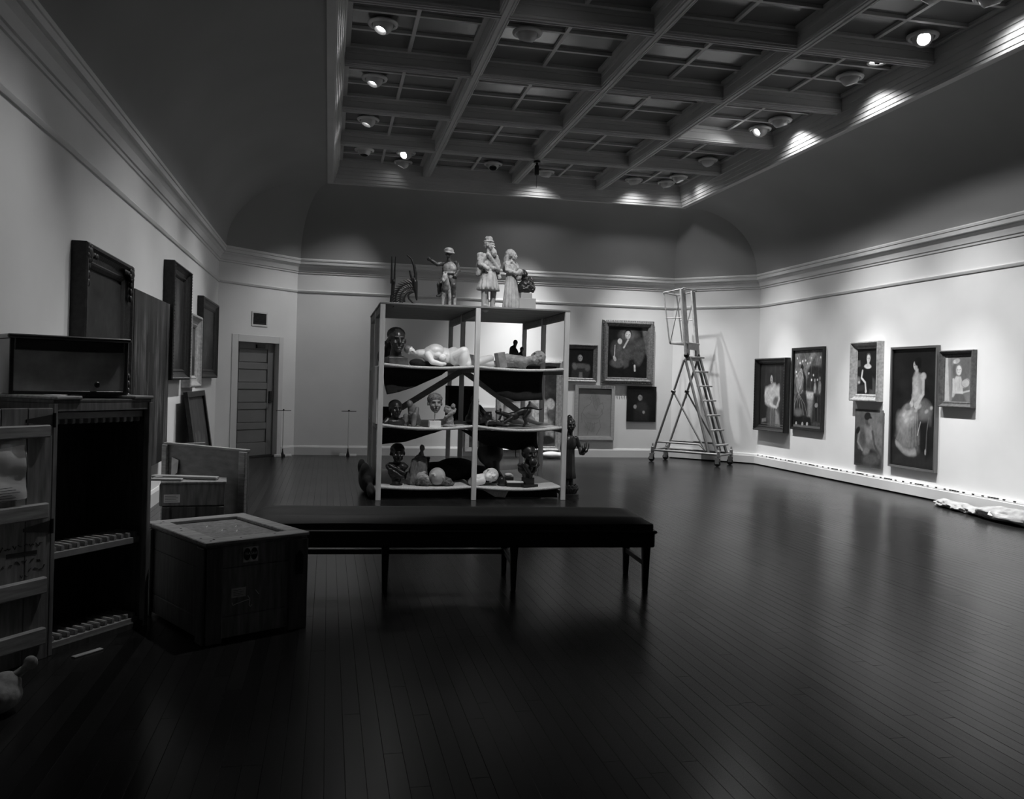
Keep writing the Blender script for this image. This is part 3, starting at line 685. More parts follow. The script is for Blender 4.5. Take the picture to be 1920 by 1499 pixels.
a.poly([(.62, .38), (.84, .40), (.90, .12), (.80, .07), (.66, .18)], .010, .04).line([(.66, .38), (.60, .27)], .006, .40).line([(.84, .44), (.80, .30), (.79, .12)], .007, .12, .8).ell(.78, .14, .018, .025, .26)
a.poly([(.46, .58), (.66, .58), (.70, .70), (.68, .77), (.54, .79), (.46, .74), (.48, .66)], .30, .025).ell(.53, .68, .06, .09, .40, .1, .8).ell(.70, .755, .06, .030, .44, .2, .5).poly([(.46, .60), (.66, .60), (.64, .52), (.50, .52)], .34, .03)
a.line([(.70, .72), (.70, .61), (.58, .53)], .022, .44).line([(.48, .70), (.50, .60), (.44, .53)], .018, .38).ell(.56, .515, .055, .03, .46).ell(.45, .525, .045, .026, .42).ell(.37, .50, .07, .03, .16, .2, .5)
a.poly([(.51, .77), (.59, .77), (.575, .82), (.52, .82)], .40, .02).ell(.515, .845, .042, .036, .42, .2, .3).ell(.485, .838, .012, .010, .40).ell(.53, .84, .02, .03, .26, 0, .9, .7).ell(.50, .851, .010, .004, .04).ell(.575, .880, .075, .036, .004, .3, .3).ell(.605, .85, .040, .034, .004)
for x, y, r in ((.62, .50, .05), (.42, .45, .05), (.34, .38, .05), (.28, .43, .04), (.78, .47, .04), (.88, .50, .03), (.47, .40, .04), (.55, .47, .04)): a.ell(x, y, r, .014, .50, .5, .9, .6)
a.tex(.22, 16)
picture('portrait_painting', 'largest painting on right wall, seated lady in full pale gown', a, .955, 1.665, .03, .05, 'box', mat('thin_gilt', 0.16, 0.4, metal=.4), on_right(9.852, 10.808, .358), RW, GR)
# --- F: young woman with fan, pale
a = Art(.47, .585, .15, 16, .004); a.tex(.12, 6)
a.poly([(0, 0), (.22, 0), (.12, 1), (0, 1)], .42, .04).poly([(.22, 0), (.3, 0), (.2, 1), (.12, 1)], .20, .04).ell(.75, .72, .3, .4, .11, soft=1.0)
a.ell(.46, .70, .16, .17, .10, soft=.35).ell(.44, .87, .13, .055, .34, .2, .4).ell(.38, .86, .05, .04, .44).poly([(.30, .1), (.72, .05), (.70, .40), (.62, .54), (.44, .55), (.32, .42)], .42, .03).poly([(.28, 0), (.85, 0), (.72, .18), (.45, .20)], .10, .04)
a.line([(.34, .48), (.38, .20), (.70, .20)], .036, .46).line([(.70, .20), (.94, .24)], .026, .42).ell(.80, .40, .15, .09, .38, .3, .3).arc(.80, .40, .15, .09, 0, 6.28, .005, .10).line([(.40, .40), (.42, .22)], .005, .18).line([(.56, .52), (.58, .3)], .005, .22)
a.face(.54, .68, .11, .52, 0, .14).tex(.10, 10)
picture('portrait_painting', 'small pale portrait of a woman with a fan, rightmost picture on right wall', a, .60, .72, .075, .07, 'scoop', mat('grey_gilt', 0.10, .45, metal=.25, var=.3, scale=26), on_right(9.20, 9.80, 1.225), RW, GR)

# ------------------------------------------------------------------ back wall
def on_back(x0, x1, z0): return ((x0 + x1) / 2, YB - 0.001, z0)
# G: lady and child in court dress
a = Art(.81, 1.0, .008, 21, .0045); a.tex(.3, 4)
a.poly([(.84, 1), (1, 1), (1, .4), (.94, .5)], .10, .04)
a.ell(.52, .55, .34, .20, .05, 0, .3).ell(.24, .52, .17, .20, .055, .2, .3).ell(.79, .50, .14, .26, .06, -.1, .3).poly([(.36, .55), (.58, .55), (.52, .22), (.42, .18)], .07, .04)
a.ell(.52, .82, .25, .12, .06, 0, .5).ell(.50, .82, .16, .10, .09, 0, .4)
a.poly([(.16, .22), (.36, .22), (.38, .5), (.30, .66), (.24, .62), (.12, .3)], .085, .03).ell(.25, .28, .18, .09, .10, 0, .4)
a.ell(.30, .70, .055, .055, .55, 0, .3).face(.50, .83, .075, .60, 0, .006).line([(.50, .73), (.40, .58)], .022, .5).line([(.18, .62), (.17, .42)], .012, .5).ell(.18, .36, .035, .055, .5, .5).line([(.68, .24), (.69, .14)], .024, .55)
for k in range(60):
    x, y = a.rng.uniform(.12, .85), a.rng.uniform(.25, .72); a.ell(x, y, .006, .005, .16, 0, .8, .5)
a.tex(.3, 16)
picture('portrait_painting', 'large dark painting of court lady with child in wide worn gilt frame', a, 1.04, 1.225, .125, .09, 'ogee', M_gilt, on_back(5.105, 6.145, 1.416), 0, GB, beads=.045)
# H: girl in grey dress
a = Art(.48, .55, .010, 22, .005); a.tex(.3, 6).poly([(.1, .0), (.8, 0), (.9, .3), (.72, .52), (.3, .52), (.14, .35)], .035, .06).ell(.5, .42, .24, .09, .12, 0, .5).ell(.24, .4, .1, .12, .16, .3, .6).ell(.78, .36, .1, .12, .13, -.3, .6).poly([(.42, 0), (.58, 0), (.56, .2), (.44, .2)], .16, .04)
a.ell(.48, .72, .13, .18, .006).face(.46, .70, .11, .38, .2, .008).tex(.2, 30)
picture('portrait_painting', 'small dark portrait of a girl beside the rack post on back wall', a, .64, .715, .082, .06, 'scoop', M_gilt, on_back(4.38, 5.018, 1.43), 0, GB)
# I: line drawing of a seated woman
a = Art(.665, .90, .26, 23, .005); a.tex(.06, 10)
L = [((.38, .98), (.40, .86), (.36, .80), (.42, .76), (.38, .70)), ((.44, .95), (.46, .7), (.56, .55), (.60, .66), (.50, .92), (.44, .95)), ((.36, .68), (.22, .62), (.12, .48), (.14, .3)), ((.14, .50), (.3, .38), (.62, .38), (.76, .50), (.70, .60)),
     ((.30, .5), (.45, .44), (.66, .46)), ((.60, .66), (.74, .72), (.78, .62), (.70, .50)), ((.20, .34), (.34, .16), (.30, .02)), ((.66, .36), (.70, .2), (.58, .04)), ((.3, .3), (.5, .26), (.62, .3)), ((.24, .2), (.44, .1), (.5, .2)), ((.5, .75), (.62, .82), (.66, .7)), ((.40, .3), (.36, .12)), ((.52, .3), (.50, .1)), ((.46, .28), (.44, .1))]
for l in L: a.line(l, .006, .13, .8)
a.ell(.55, .78, .10, .16, .19, .2, .6, .6).ell(.40, .42, .26, .1, .21, 0, .6, .6).ell(.36, .2, .16, .12, .19, 0, .8, .6)
picture('framed_drawing', 'pale line drawing of a seated figure in plain light wood frame', a, .79, 1.045, .065, .06, 'flat', M_fr_pale, on_back(4.592, 5.384, .333), 0, GB, 'drawing', pm=M_matt)
# J: small dark child portrait without frame
a = Art(.595, .685, .006, 24); a.tex(.3, 5).ell(.5, .6, .4, .4, .012, 0, 1.2).poly([(.25, .02), (.75, .02), (.78, .35), (.62, .58), (.38, .58), (.24, .35)], .02, .08).ell(.5, .42, .18, .14, .035, 0, .6)
a.face(.45, .68, .085, .26, -.3, .006).ell(.28, .42, .055, .06, .28, .3, .5).ell(.58, .27, .045, .045, .26, 0, .5).tex(.2, 30)
picture('portrait_painting', 'small black unframed picture of a child, beside the ladder', a, .595, .685, 0, .04, 'flat', None, on_back(5.633, 6.229, .695), 0, GB)
# K: big picture standing behind the rack
a = Art(1.0, 1.5, .03, 25, .008); a.tex(.35, 6)
a.poly([(0, 0), (1, 0), (1, .55), (.6, .6), (.3, .5), (0, .52)], .10, .06).ell(.62, .50, .24, .12, .42, 0, .3).ell(.90, .54, .08, .07, .44, .3, .3).ell(.25, .45, .22, .1, .38, .2, .4).poly([(.4, .28), (.9, .30), (.8, .42), (.45, .42)], .5, .05).ell(.5, .2, .3, .1, .05, 0, .5).ell(.9, .18, .08, .14, .3, 0, .5).ell(.85, .08, .16, .06, .02, 0, .4)
for k in range(10): a.line([(.3 + k * .06, .5), (.25 + k * .07, .3)], .008, .05 if k % 2 else .4, .5)
a.tex(.3, 24)
picture('large_painting', 'big gilt-framed painting resting near floor behind the rack', a, 1.255, 1.76, .125, .10, 'ogee', M_gilt_l, on_back(3.09, 4.345, .075), 0, GB)
# L: low framed picture on the left of it
a = Art(.40, .62, .05, 26); a.tex(.4, 8)
picture('framed_picture', 'low pale framed picture seen between rack posts under bright wall', a, .56, .82, .075, .06, 'flat', M_fr_pale, on_back(2.50, 3.06, .09), 0, GB)

# ------------------------------------------------------------------ left wall
LW_ = PI / 2
def on_left(y0, y1, z0): return (XL + 0.001, (y0 + y1) / 2, z0)
def ornate(t, w, h, m, fw, d):
    """carved shell corners and mid-rail bosses"""
    for cx, cz in ((-w / 2, 0), (w / 2, 0), (w / 2, h), (-w / 2, h)):
        sx = -1 if cx > 0 else 1; sz = -1 if cz > 0 else 1; c = (cx + sx * fw * .5, -d, cz + sz * fw * .5)
        mb = MB(); mb.sphere(c, (.05, .025, .05), 8)
        for k in range(7):
            an = k * 2 * PI / 7; mb.sphere((c[0] + .05 * math.cos(an), c[1], c[2] + .05 * math.sin(an)), (.026, .018, .026), 6)
        for k in range(1, 4):
            mb.sphere((c[0] + sx * .06 * k + sx * .03, c[1] + .004, c[2]), (.03, .016, .022), 6).sphere((c[0], c[1] + .004, c[2] + sz * .06 * k + sz * .03), (.022, .016, .03), 6)
        mb.build('carved_corner', m, t, smooth=True)
# P1 ornate dark landscape
a = Art(1.2, .92, .018, 31, .01); a.tex(.5, 5).poly([(0, 0), (1, 0), (1, .4), (.6, .5), (.3, .42), (0, .5)], .010, .1).tex(.3, 18)
t = picture('ornate_painting', 'heavy carved dark frame with nearly black picture, nearest on left wall', a, 1.49, 1.24, .15, .11, 'scoop', M_gilt_d, on_left(6.56, 8.05, 1.07), LW_, GL)
ornate(t, 1.49, 1.24, M_gilt_d, .15, .10)
# P2 big unframed panel with long vertical brush streaks
a = Art(1.75, 1.68, .032, 32, .01); a.tex(1.2, 8, 2.4, .3); a.A *= np.clip(1 + .9 * a.noise(5, 2.0, .5), .3, 3); a.tex(.9, 16, 2.4, .3)
for k in range(26):
    x = a.rng.uniform(0, 1); y = a.rng.uniform(.1, .8); a.line([(x, y), (x + a.rng.uniform(-.03, .03), y + a.rng.uniform(.1, .35))], .010, .12, .5)
a.tex(.25, 24, 1.5, .4).poly([(0, .88), (1, .88), (1, 1), (0, 1)], .03, .1, .7)
picture('large_canvas', 'huge streaky grey canvas without frame on left wall behind crates', a, 1.76, 1.68, 0, .075, 'flat', None, on_left(8.26, 10.0, .465), LW_, GL)
# P3 tall dark frame with beaded edge
a = Art(.95, 1.05, .02, 33, .01); a.tex(.5, 7, 1.5, .5).ell(.6, .55, .12, .35, .09, .1, .8).ell(.45, .3, .2, .2, .06, 0, .9).tex(.3, 20)
picture('framed_painting', 'tall dark picture in deep beaded frame, highest on left wall', a, 1.22, 1.31, .13, .12, 'scoop', M_gilt_d, on_left(10.0, 11.22, 1.322), LW_, GL, beads=.035)
# P4 narrow pale frame
a = Art(.62, .62, .05, 34, .01); a.tex(.4, 8).poly([(.3, 0), (1, 0), (1, .4), (.3, .45)], .012, .03).ell(.3, .7, .2, .3, .12, 0, .8)
picture('framed_painting', 'smallest painting on left wall in bright silvery frame', a, .92, .93, .15, .115, 'scoop', M_gilt_l, on_left(11.33, 12.25, 1.223), LW_, GL)
# P5
a = Art(1.35, .87, .03, 35, .01); a.tex(.5, 6, .8, .8).ell(.4, .3, .2, .2, .09, .3, .8).ell(.6, .6, .2, .25, .05, 0, .8).tex(.3, 18)
picture('framed_painting', 'dark framed picture on left wall closest to the door', a, 1.68, 1.13, .13, .09, 'scoop', M_gilt_d, on_left(12.48, 14.16, 1.34), LW_, GL)
# canvas leaning on the wall
a = Art(1.36, 1.02, .04, 36, .01); a.tex(.5, 9, 1.6, .4)
for k in range(16): x = a.rng.uniform(.2, .9); a.line([(x, .05), (x + .02, a.rng.uniform(.3, .6))], .012, .32, .5)
picture('leaning_painting', 'dark framed canvas leaning on left wall behind the plywood crate', a, 1.5, 1.17, .07, .05, 'flat', M_gilt_d, (-1.53, 11.75, 0.012), LW_, GL, tilt=-math.atan2(.17, 1.13))
# ------------------------------------------------------------------ rolling platform ladder
M_lad = mat('grey_painted_steel', 0.24, 0.45, var=0.12, scale=12, metal=0.2)
M_tread = mat('ladder_tread', 0.30, 0.6, var=0.15, scale=18)
M_rubber = mat('black_rubber', 0.015, 0.6)
M_steel = mat('bright_steel', 0.5, 0.3, metal=0.8)
lad = thing('platform_ladder', 'tall grey rolling ladder with guarded platform by the right corner', 'ladder', (5.9, 15.07, 0), math.atan2(-0.742, 0.67))
def LP(name, mb, m=M_lad, **k): return mb.build(name, m, lad, **k)
LWD = 0.58
for w in (0.0, LWD):
    LP('base_rail', MB().tube([(-0.06, w, 0.215), (1.27, w, 0.215)], 0.021), smooth=True)
    LP('lower_rail', MB().tube([(0.04, w, 0.37), (0.88, w, 0.37), (0.97, w, 0.30)], 0.017), smooth=True)
    LP('rear_leg', MB().tube([(0.0, w, 0.2), (0.04, w, 0.36), (0.36, w, 1.30), (0.55, w, 1.88)], 0.021), smooth=True)
    LP('brace', MB().tube([(0.355, w, 1.30), (1.0, w, 0.27)], 0.016), smooth=True)
    LP('clamp', MB().box((0.355, w, 1.30), (0.07, 0.06, 0.05), (0, 0.3, 0)), M_black, bevel=0.006)
for s_ in (-0.03, 1.25):
    LP('cross_tube', MB().tube([(s_, -0.03, 0.20 if s_ > 1 else 0.225), (s_, LWD + 0.03, 0.20 if s_ > 1 else 0.225)], 0.021), smooth=True)
for s_ in (-0.03, 1.25):
    for w in (0.0, LWD):
        LP('corner_socket', MB().lathe([(0.028, -0.06), (0.03, -0.055), (0.03, 0.06), (0.018, 0.07), (0.014, 0.12), (0.001, 0.125)], (s_, w, 0.215), n=14), smooth=True)
        c = LP('caster', MB().lathe([(0.001, -0.016), (0.052, -0.016), (0.058, -0.01), (0.058, 0.01), (0.052, 0.016), (0.001, 0.016)], n=20, M=Matrix.Translation((s_ - 0.02, w + 0.005, 0.058)) @ Matrix.Rotation(PI / 2, 4, 'X')), M_rubber, smooth=True)
        MB().bx(s_ - 0.05, s_ + 0.02, w - 0.03, w - 0.022, 0.05, 0.15).bx(s_ - 0.05, s_ + 0.02, w + 0.03, w + 0.038, 0.05, 0.15).bx(s_ - 0.05, s_ + 0.03, w - 0.03, w + 0.038, 0.145, 0.158).build('caster_fork', M_steel, c)
# stair: two channel stringers and seven treads
for w in (0.075, 0.50):
    LP('stringer', MB().bar((1.20, w, 0.20), (0.63, w, 1.94), 0.028, 0.07, (0, 1, 0)), bevel=0.004)
    LP('handrail_tube', MB().tube([(1.12 - 0.07, w + (-.05 if w < .3 else .05), 0.24), (0.56, w + (-.05 if w < .3 else .05), 1.9)], 0.024), smooth=True)
for k in range(7):
    z = 0.37 + k * 0.2605; s_ = 1.165 - (z - 0.37) * 0.322
    LP('tread', MB().box((s_, 0.2875, z), (0.13, 0.42, 0.03)), M_tread, bevel=0.005)
LP('top_head', MB().box((0.60, 0.29, 1.90), (0.10, 0.50, 0.06)), bevel=0.006)
for w in (0.04, 0.52): LP('pivot', MB().sphere((0.575, w, 1.965), (0.05, 0.045, 0.05), 10), M_black, smooth=True)
# upright boards and platform cage
for w in (0.05, 0.50): LP('upright_board', MB().bar((0.585, w, 1.97), (0.455, w, 3.17), 0.035, 0.18 if w < .3 else 0.14, (0, 1, 0)), M_tread, bevel=0.004)
LP('platform', MB().bx(0.25, 0.60, 0.0, 0.55, 2.165, 2.20), M_tread, bevel=0.004)
LP('platform_apron', MB().bx(0.56, 0.60, 0.05, 0.50, 2.07, 2.165), bevel=0.003)
for w in (0.0, 0.55):
    LP('guard_rail', MB().tube([(0.50, w, 3.17), (0.11, w, 3.11)], 0.013), smooth=True)
    LP('guard_rail', MB().tube([(0.53, w, 2.64), (0.17, w, 2.64)], 0.010), smooth=True)
    LP('guard_post', MB().tube([(0.11, w, 3.11), (0.255, w, 2.19)], 0.012), smooth=True)
    LP('guard_stay', MB().tube([(0.46, w, 3.14), (0.27, w, 2.20)], 0.009), smooth=True)
for s_, z in ((0.11, 3.11), (0.50, 3.18)): LP('guard_end_rail', MB().tube([(s_, -0.02, z), (s_, 0.57, z)], 0.013), smooth=True)
LP('chain', MB().tube([(0.36, LWD, 1.28)] + [(0.36 + 0.02 * k, LWD - 0.05 * k, 1.28 - 0.10 * math.sin(k * PI / 8)) for k in range(1, 9)], 0.005, 6), M_black)

# ------------------------------------------------------------------ long padded bench
M_leather = mat('dark_leather', 0.012, 0.55, spec=0.25, var=0.25, scale=6, bump=0.08)
M_dwood = mat('ebonised_wood', 0.006, 0.4, var=0.3, scale=9, stretch=(1, 8, 8))
bn = thing('gallery_bench', 'long dark padded gallery bench in front of the rack', 'bench', (0.86, 5.93, 0), R(-4.0))
BL, BWD = 2.72, 0.58
MB().bx(-BL / 2, BL / 2, -BWD / 2, BWD / 2, 0.30, 0.405).build('apron', M_dwood, bn, 0.008)
MB().bx(-BL / 2 - 0.012, BL / 2 + 0.012, -BWD / 2 - 0.012, BWD / 2 + 0.012, 0.395, 0.415).build('moulding', M_dwood, bn, 0.006)
# cushion with softly rounded edges
cu = MB(); nx_, ny_ = 40, 12; vs = []; fs = []
for j in range(ny_ + 1):
    for i in range(nx_ + 1):
        u = i / nx_ * 2 - 1; v = j / ny_ * 2 - 1
        eu = (1 - abs(u) ** 24) ; ev = (1 - abs(v) ** 10)
        vs.append((u * (BL / 2 - 0.01), v * (BWD / 2 - 0.01), 0.455 + 0.045 * eu ** .5 * ev ** .5 + 0.003 * math.sin(u * 9) * math.sin(v * 4)))
for j in range(ny_):
    for i in range(nx_): a_ = j * (nx_ + 1) + i; fs.append((a_, a_ + 1, a_ + nx_ + 2, a_ + nx_ + 1))
cu.add(vs, fs); cushion = cu.build('cushion', M_leather, bn, smooth=True, angle=1.2)
MB().bx(-BL / 2 + 0.01, BL / 2 - 0.01, -BWD / 2 + 0.01, BWD / 2 - 0.01, 0.41, 0.457).build('cushion_side', M_leather, bn, 0.006)
for x in (-BL / 2 + 0.05, -0.45, 0.40, BL / 2 - 0.05):
    for yv in (-1, 1):
        tp = 0.026; bt = 0.017; y0 = yv * (BWD / 2 - 0.045)
        lg = MB(); lg.add([(x - bt, y0 - bt, 0), (x + bt, y0 - bt, 0), (x + bt, y0 + bt, 0), (x - bt, y0 + bt, 0), (x - tp, y0 - tp, 0.305), (x + tp, y0 - tp, 0.305), (x + tp, y0 + tp, 0.305), (x - tp, y0 + tp, 0.305)],
                     [(0, 1, 2, 3), (7, 6, 5, 4), (0, 4, 5, 1), (1, 5, 6, 2), (2, 6, 7, 3), (3, 7, 4, 0)])
        lg.build('leg', M_dwood, bn, 0.003)
    MB().bx(x - 0.014, x + 0.014, -BWD / 2 + 0.06, BWD / 2 - 0.06, 0.165, 0.20).build('stretcher', M_dwood, bn, 0.003)
MB().bx(-BL / 2 + 0.06, 0.40, 0.17, 0.195, 0.165, 0.20).build('stretcher', M_dwood, bn, 0.003)

# ------------------------------------------------------------------ shipping crates
def plank_mat(name, v, **k): return mat(name, v, 0.65, var=0.35, scale=5, stretch=(9, 9, 1), bump=0.12, **k)
M_crate = plank_mat('rough_pine', 0.17)
M_crate_d = plank_mat('old_dark_pine', 0.07)
M_batten = mat('pine_batten', 0.27, 0.65, var=0.3, scale=6, stretch=(1, 9, 9), bump=0.1)
M_foam = mat('pale_slotted_foam', 0.30, 0.8, var=0.1, scale=20)
M_paper = mat('white_paper', 0.72, 0.6, var=0.08, scale=6)
M_ink = mat('black_marker', 0.006, 0.7)
M_chalk = mat('chalk_mark', 0.65, 0.9)
M_nail = mat('nail_head', 0.02, 0.4, metal=0.6)
def text(body, size, m, parent, name='lettering', loc=(0, 0, 0), rot=(PI / 2, 0, 0), ext=0.0006, shear=0.0):
    c = bpy.data.curves.new(name, 'FONT'); c.body = body; c.size = size; c.extrude = ext; c.shear = shear; c.resolution_u = 2; c.align_x = 'CENTER'; c.align_y = 'CENTER'
    t_ = bpy.data.objects.new(name, c); TMP.objects.link(t_); TMPVL.update()
    me = bpy.data.meshes.new_from_object(t_.evaluated_get(TMPVL.depsgraph)); me.name = name
    bpy.data.objects.remove(t_); me.materials.clear(); me.materials.append(m)
    o = bpy.data.objects.new(name, me); link(o, parent); o.location = loc; o.rotation_euler = rot
    return o
# --- tall open crate. local x along its front (0 at the hinge), local -y is the front
cr = thing('open_crate', 'tall open-fronted crate with slotted racks and its plank door swung wide', 'crate', (-1.308, 4.604, 0), math.atan2(0.459, 0.315))
cw, cd, chh = 0.622, 0.47, 1.235
MB().bx(0, 0.022, 0, cd, 0.0, chh).build('side_panel', M_crate_d, cr, 0.002)
MB().bx(cw - 0.022, cw, 0, cd, 0.0, chh).build('side_panel', M_crate_d, cr, 0.002)
MB().bx(0.022, cw - 0.022, cd - 0.02, cd, 0.0, chh).build('back_panel', M_crate_d, cr)
MB().bx(0.022, cw - 0.022, 0.0, cd - 0.02, 0.0, 0.03).build('bottom_panel', M_crate_d, cr)
MB().bx(0.0, cw, 0.0, cd, chh, chh + 0.018).build('top_panel', M_crate_d, cr, 0.003)
MB().bx(0.022, cw - 0.022, 0.0, 0.018, chh - 0.04, chh).build('front_rail', M_crate, cr, 0.002)
MB().bx(0.005, 0.16, -0.012, cd, chh + 0.018, chh + 0.036).build('top_batten', M_batten, cr, 0.005)
MB().bx(cw - 0.13, cw + 0.008, -0.012, cd, chh + 0.018, chh + 0.036).build('top_batten', M_batten, cr, 0.005)
MB().bx(cw - 0.024, cw + 0.006, -0.008, 0.03, 0.0, chh).build('edge_post', M_crate, cr, 0.003)
MB().bx(-0.006, 0.02, -0.008, 0.03, 0.0, chh).build('edge_post', M_crate, cr, 0.003)
def rack_strip(z, up):
    """toothed foam strip that holds picture edges upright"""
    o = MB().bx(0.03, cw - 0.03, 0.03, 0.20, z - 0.035, z).build('slotted_rack', M_foam, cr, 0.003)
    th = MB().bx(-0.012, 0.012, 0.0, 0.155, 0.0, 0.028).mesh('tooth'); th.materials.append(M_foam)
    bm = bmesh.new(); bm.from_mesh(th); bmesh.ops.bevel(bm, geom=list(bm.edges), offset=0.004, segments=2, affect='EDGES'); bm.to_mesh(th); bm.free()
    for k in range(12):
        q = shared('tooth', th, o, (0.055 + k * 0.0466, 0.035, z - 0.002)); q.scale.z = 1 if up else -1
        if not up: q.location.z = z - 0.033
rack_strip(0.495, True); rack_strip(0.05, True); rack_strip(chh - 0.045, False)
# the door, hinged back flat beside the opening
dr = MB().bx(-0.56, -0.012, -0.004, 0.018, 0.0, chh - 0.02).build('door', M_crate_d, cr)
for k in range(4):
    x0 = -0.56 + k * 0.137; MB().bx(x0 + 0.0015, x0 + 0.1355, -0.014, -0.004, 0.0, chh - 0.02 - 0.002 * (k % 2)).build('plank', M_crate, dr, 0.002)
for z, hb_ in ((0.08, 0.08), (0.325, 0.078), (0.685, 0.075), (1.075, 0.06)):
    MB().bx(-0.56, -0.045, -0.045, -0.014, z, z + hb_).build('batten', M_batten, dr, 0.006)
for z in (0.64, 1.155):
    h_ = MB().prism([(-0.16, -0.008), (-0.16, 0.008), (-0.02, 0.028), (-0.02, -0.028)], 0.004, Matrix.Translation((0, -0.014, z)) @ Matrix.Rotation(PI / 2, 4, 'X')).build('strap_hinge', M_nail, dr)
    MB().tube([(-0.008, -0.018, z - 0.035), (-0.008, -0.018, z + 0.035)], 0.008, 10).build('hinge_pin', M_nail, h_)
# plastic sleeve with a crumpled sheet
slv = MB(); vs = []; fs = []
for j in range(15):
    for i in range(11):
        u, v = i / 10, j / 14
        vs.append((-0.40 + u * 0.235, -0.026 - 0.012 * math.sin(5 * u + 3 * v) * math.sin(7 * v - 2 * u) - 0.004 * random.random(), 0.775 + v * 0.25 + 0.02 * u))
for j in range(14):
    for i in range(10): a_ = j * 11 + i; fs.append((a_, a_ + 1, a_ + 12, a_ + 11))
slv.add(vs, fs); pp = slv.build('paper_sheet', M_paper, dr, smooth=True)
vs2 = [(x, y - 0.004 - 0.004 * abs(math.sin(40 * x)), z + (0.03 if z > 0.95 else 0)) for x, y, z in vs]
sv = MB(); sv.add(vs2, fs); film = mat('clear_film', 0.8, 0.12)
nb = film.node_tree.nodes['Principled BSDF']; nb.inputs['Alpha'].default_value = 0.22
sv.build('plastic_sleeve', film, pp, smooth=True)
for k in range(6): MB().bx(-0.38, -0.20 - 0.02 * (k % 3), -0.0375, -0.0365, 0.79 + k * 0.012, 0.7922 + k * 0.012).build('typed_line', M_ink, pp)
# marker writing, upside down on the planks: wavering strokes and a blacked-out bar
MB().box((-0.165, -0.0147, 0.528), (0.16, 0.001, 0.02), (0, 0.03, 0)).build('blacked_out_line', M_ink, dr)
def scrawl(x0, x1, z, hgt, seed):
    rg = random.Random(seed); x = x0
    while x < x1:
        n = rg.randint(3, 5); pts = []
        for k in range(n): pts.append((x + k * 0.008 + rg.uniform(-.003, .003), -0.0150, z + rg.uniform(-hgt, hgt)))
        MB().tube(pts, 0.0014, 5).build('marker_stroke', M_ink, dr); x += n * 0.008 + rg.choice([0.002, 0.002, 0.010])
scrawl(-0.34, -0.07, 0.565, 0.011, 1); scrawl(-0.36, -0.07, 0.487, 0.013, 2); scrawl(-0.13, -0.06, 0.452, 0.012, 3); scrawl(-0.17, -0.13, 0.425, 0.012, 4)
# --- dark wooden case on top
bxw, bxh, bxd = 0.575, 0.285, 0.28
bc = thing('wooden_case', 'shallow dark wooden case lying on top of the tall crate', 'box', (-1.322, 4.93, chh + 0.0365), R(29.8))
M_case = mat('dark_varnished_wood', 0.020, 0.28, var=0.35, scale=5, stretch=(1, 6, 6))
MB().bx(-bxw / 2, -bxw / 2 + 0.022, 0, bxd, 0, bxh).build('side_board', M_case, bc, 0.003)
MB().bx(bxw / 2 - 0.022, bxw / 2, 0, bxd, 0, bxh).build('side_board', M_case, bc, 0.003)
MB().bx(-bxw / 2 + 0.022, bxw / 2 - 0.022, 0, bxd, 0, 0.02).build('bottom_board', M_case, bc, 0.003)
MB().bx(-bxw / 2 - 0.012, bxw / 2 + 0.012, -0.014, bxd, bxh, bxh + 0.022).build('top_board', M_case, bc, 0.006)
MB().bx(-bxw / 2 + 0.022, bxw / 2 - 0.022, -0.004, 0.02, bxh - 0.06, bxh).build('front_lip', M_case, bc, 0.004)
MB().bx(-bxw / 2 + 0.022, bxw / 2 - 0.022, 0.004, 0.02, 0.02, bxh).build('front_panel', mat('bounce_lit_case_panel', 0.30, 0.4, var=0.3, scale=7), bc)  # much paler than the case: bounce light from the room put into its colour
MB().lathe([(0.001, 0), (0.012, 0), (0.016, 0.008), (0.010, 0.014), (0.001, 0.014)], n=14, M=Matrix.Translation((0.13, 0.004, 0.055)) @ Matrix.Rotation(PI / 2, 4, 'X')).build('knob', M_black, bc, smooth=True)
# --- low closed crate in front. local origin is its near corner, x to the right, y to the left-back
c2 = thing('lidded_crate', 'low lidded plank crate with fragile sticker, standing before the tall crate', 'crate', (-0.59, 4.68, 0), R(30.8))
w2, d2, h2 = 0.578, 0.80, 0.50
MB().bx(0.012, w2 - 0.012, 0.012, d2 - 0.012, 0.02, h2).build('body', M_crate_d, c2)
for k in range(3):
    z0, z1_ = (0.02, 0.13, 0.385)[k], (0.128, 0.383, h2)[k]
    MB().bx(0.02, w2 - 0.02, 0.0, 0.012, z0, z1_).build('plank', M_crate, c2, 0.003)
    MB().bx(0.0, 0.012, 0.02, d2 - 0.02, z0, z1_).build('plank', M_crate_d, c2, 0.003)
for x0, x1_ in ((0.0, 0.085), (w2 - 0.11, w2)): MB().bx(x0, x1_, -0.018, 0.0, 0.0, h2).build('corner_batten', M_crate_d, c2, 0.005)
for y0, y1_ in ((0.0, 0.085), (d2 - 0.085, d2)): MB().bx(-0.018, 0.0, y0, y1_, 0.0, h2).build('corner_batten', M_crate_d, c2, 0.005)
lidp = MB().bx(0.0, w2, 0.0, d2, h2, h2 + 0.014).build('lid', M_crate, c2, 0.003)
for q in ((-0.018, w2 + 0.005, -0.018, 0.085), (-0.018, w2 + 0.005, d2 - 0.085, d2), (-0.018, 0.085, 0.085, d2 - 0.085), (w2 - 0.085, w2 + 0.005, 0.085, d2 - 0.085)):
    MB().bx(q[0], q[1], q[2], q[3], h2 + 0.014, h2 + 0.034).build('lid_batten', M_batten, lidp, 0.004)
MB().prism([(-0.022, -0.07), (0.022, -0.07), (0.022, 0.035), (0.0, 0.065), (-0.022, 0.035)], 0.004, Matrix.Translation((w2 - 0.055, -0.0175, 0.375)) @ Matrix.Rotation(PI / 2, 4, 'X')).build('hand_hole', M_dark, c2)
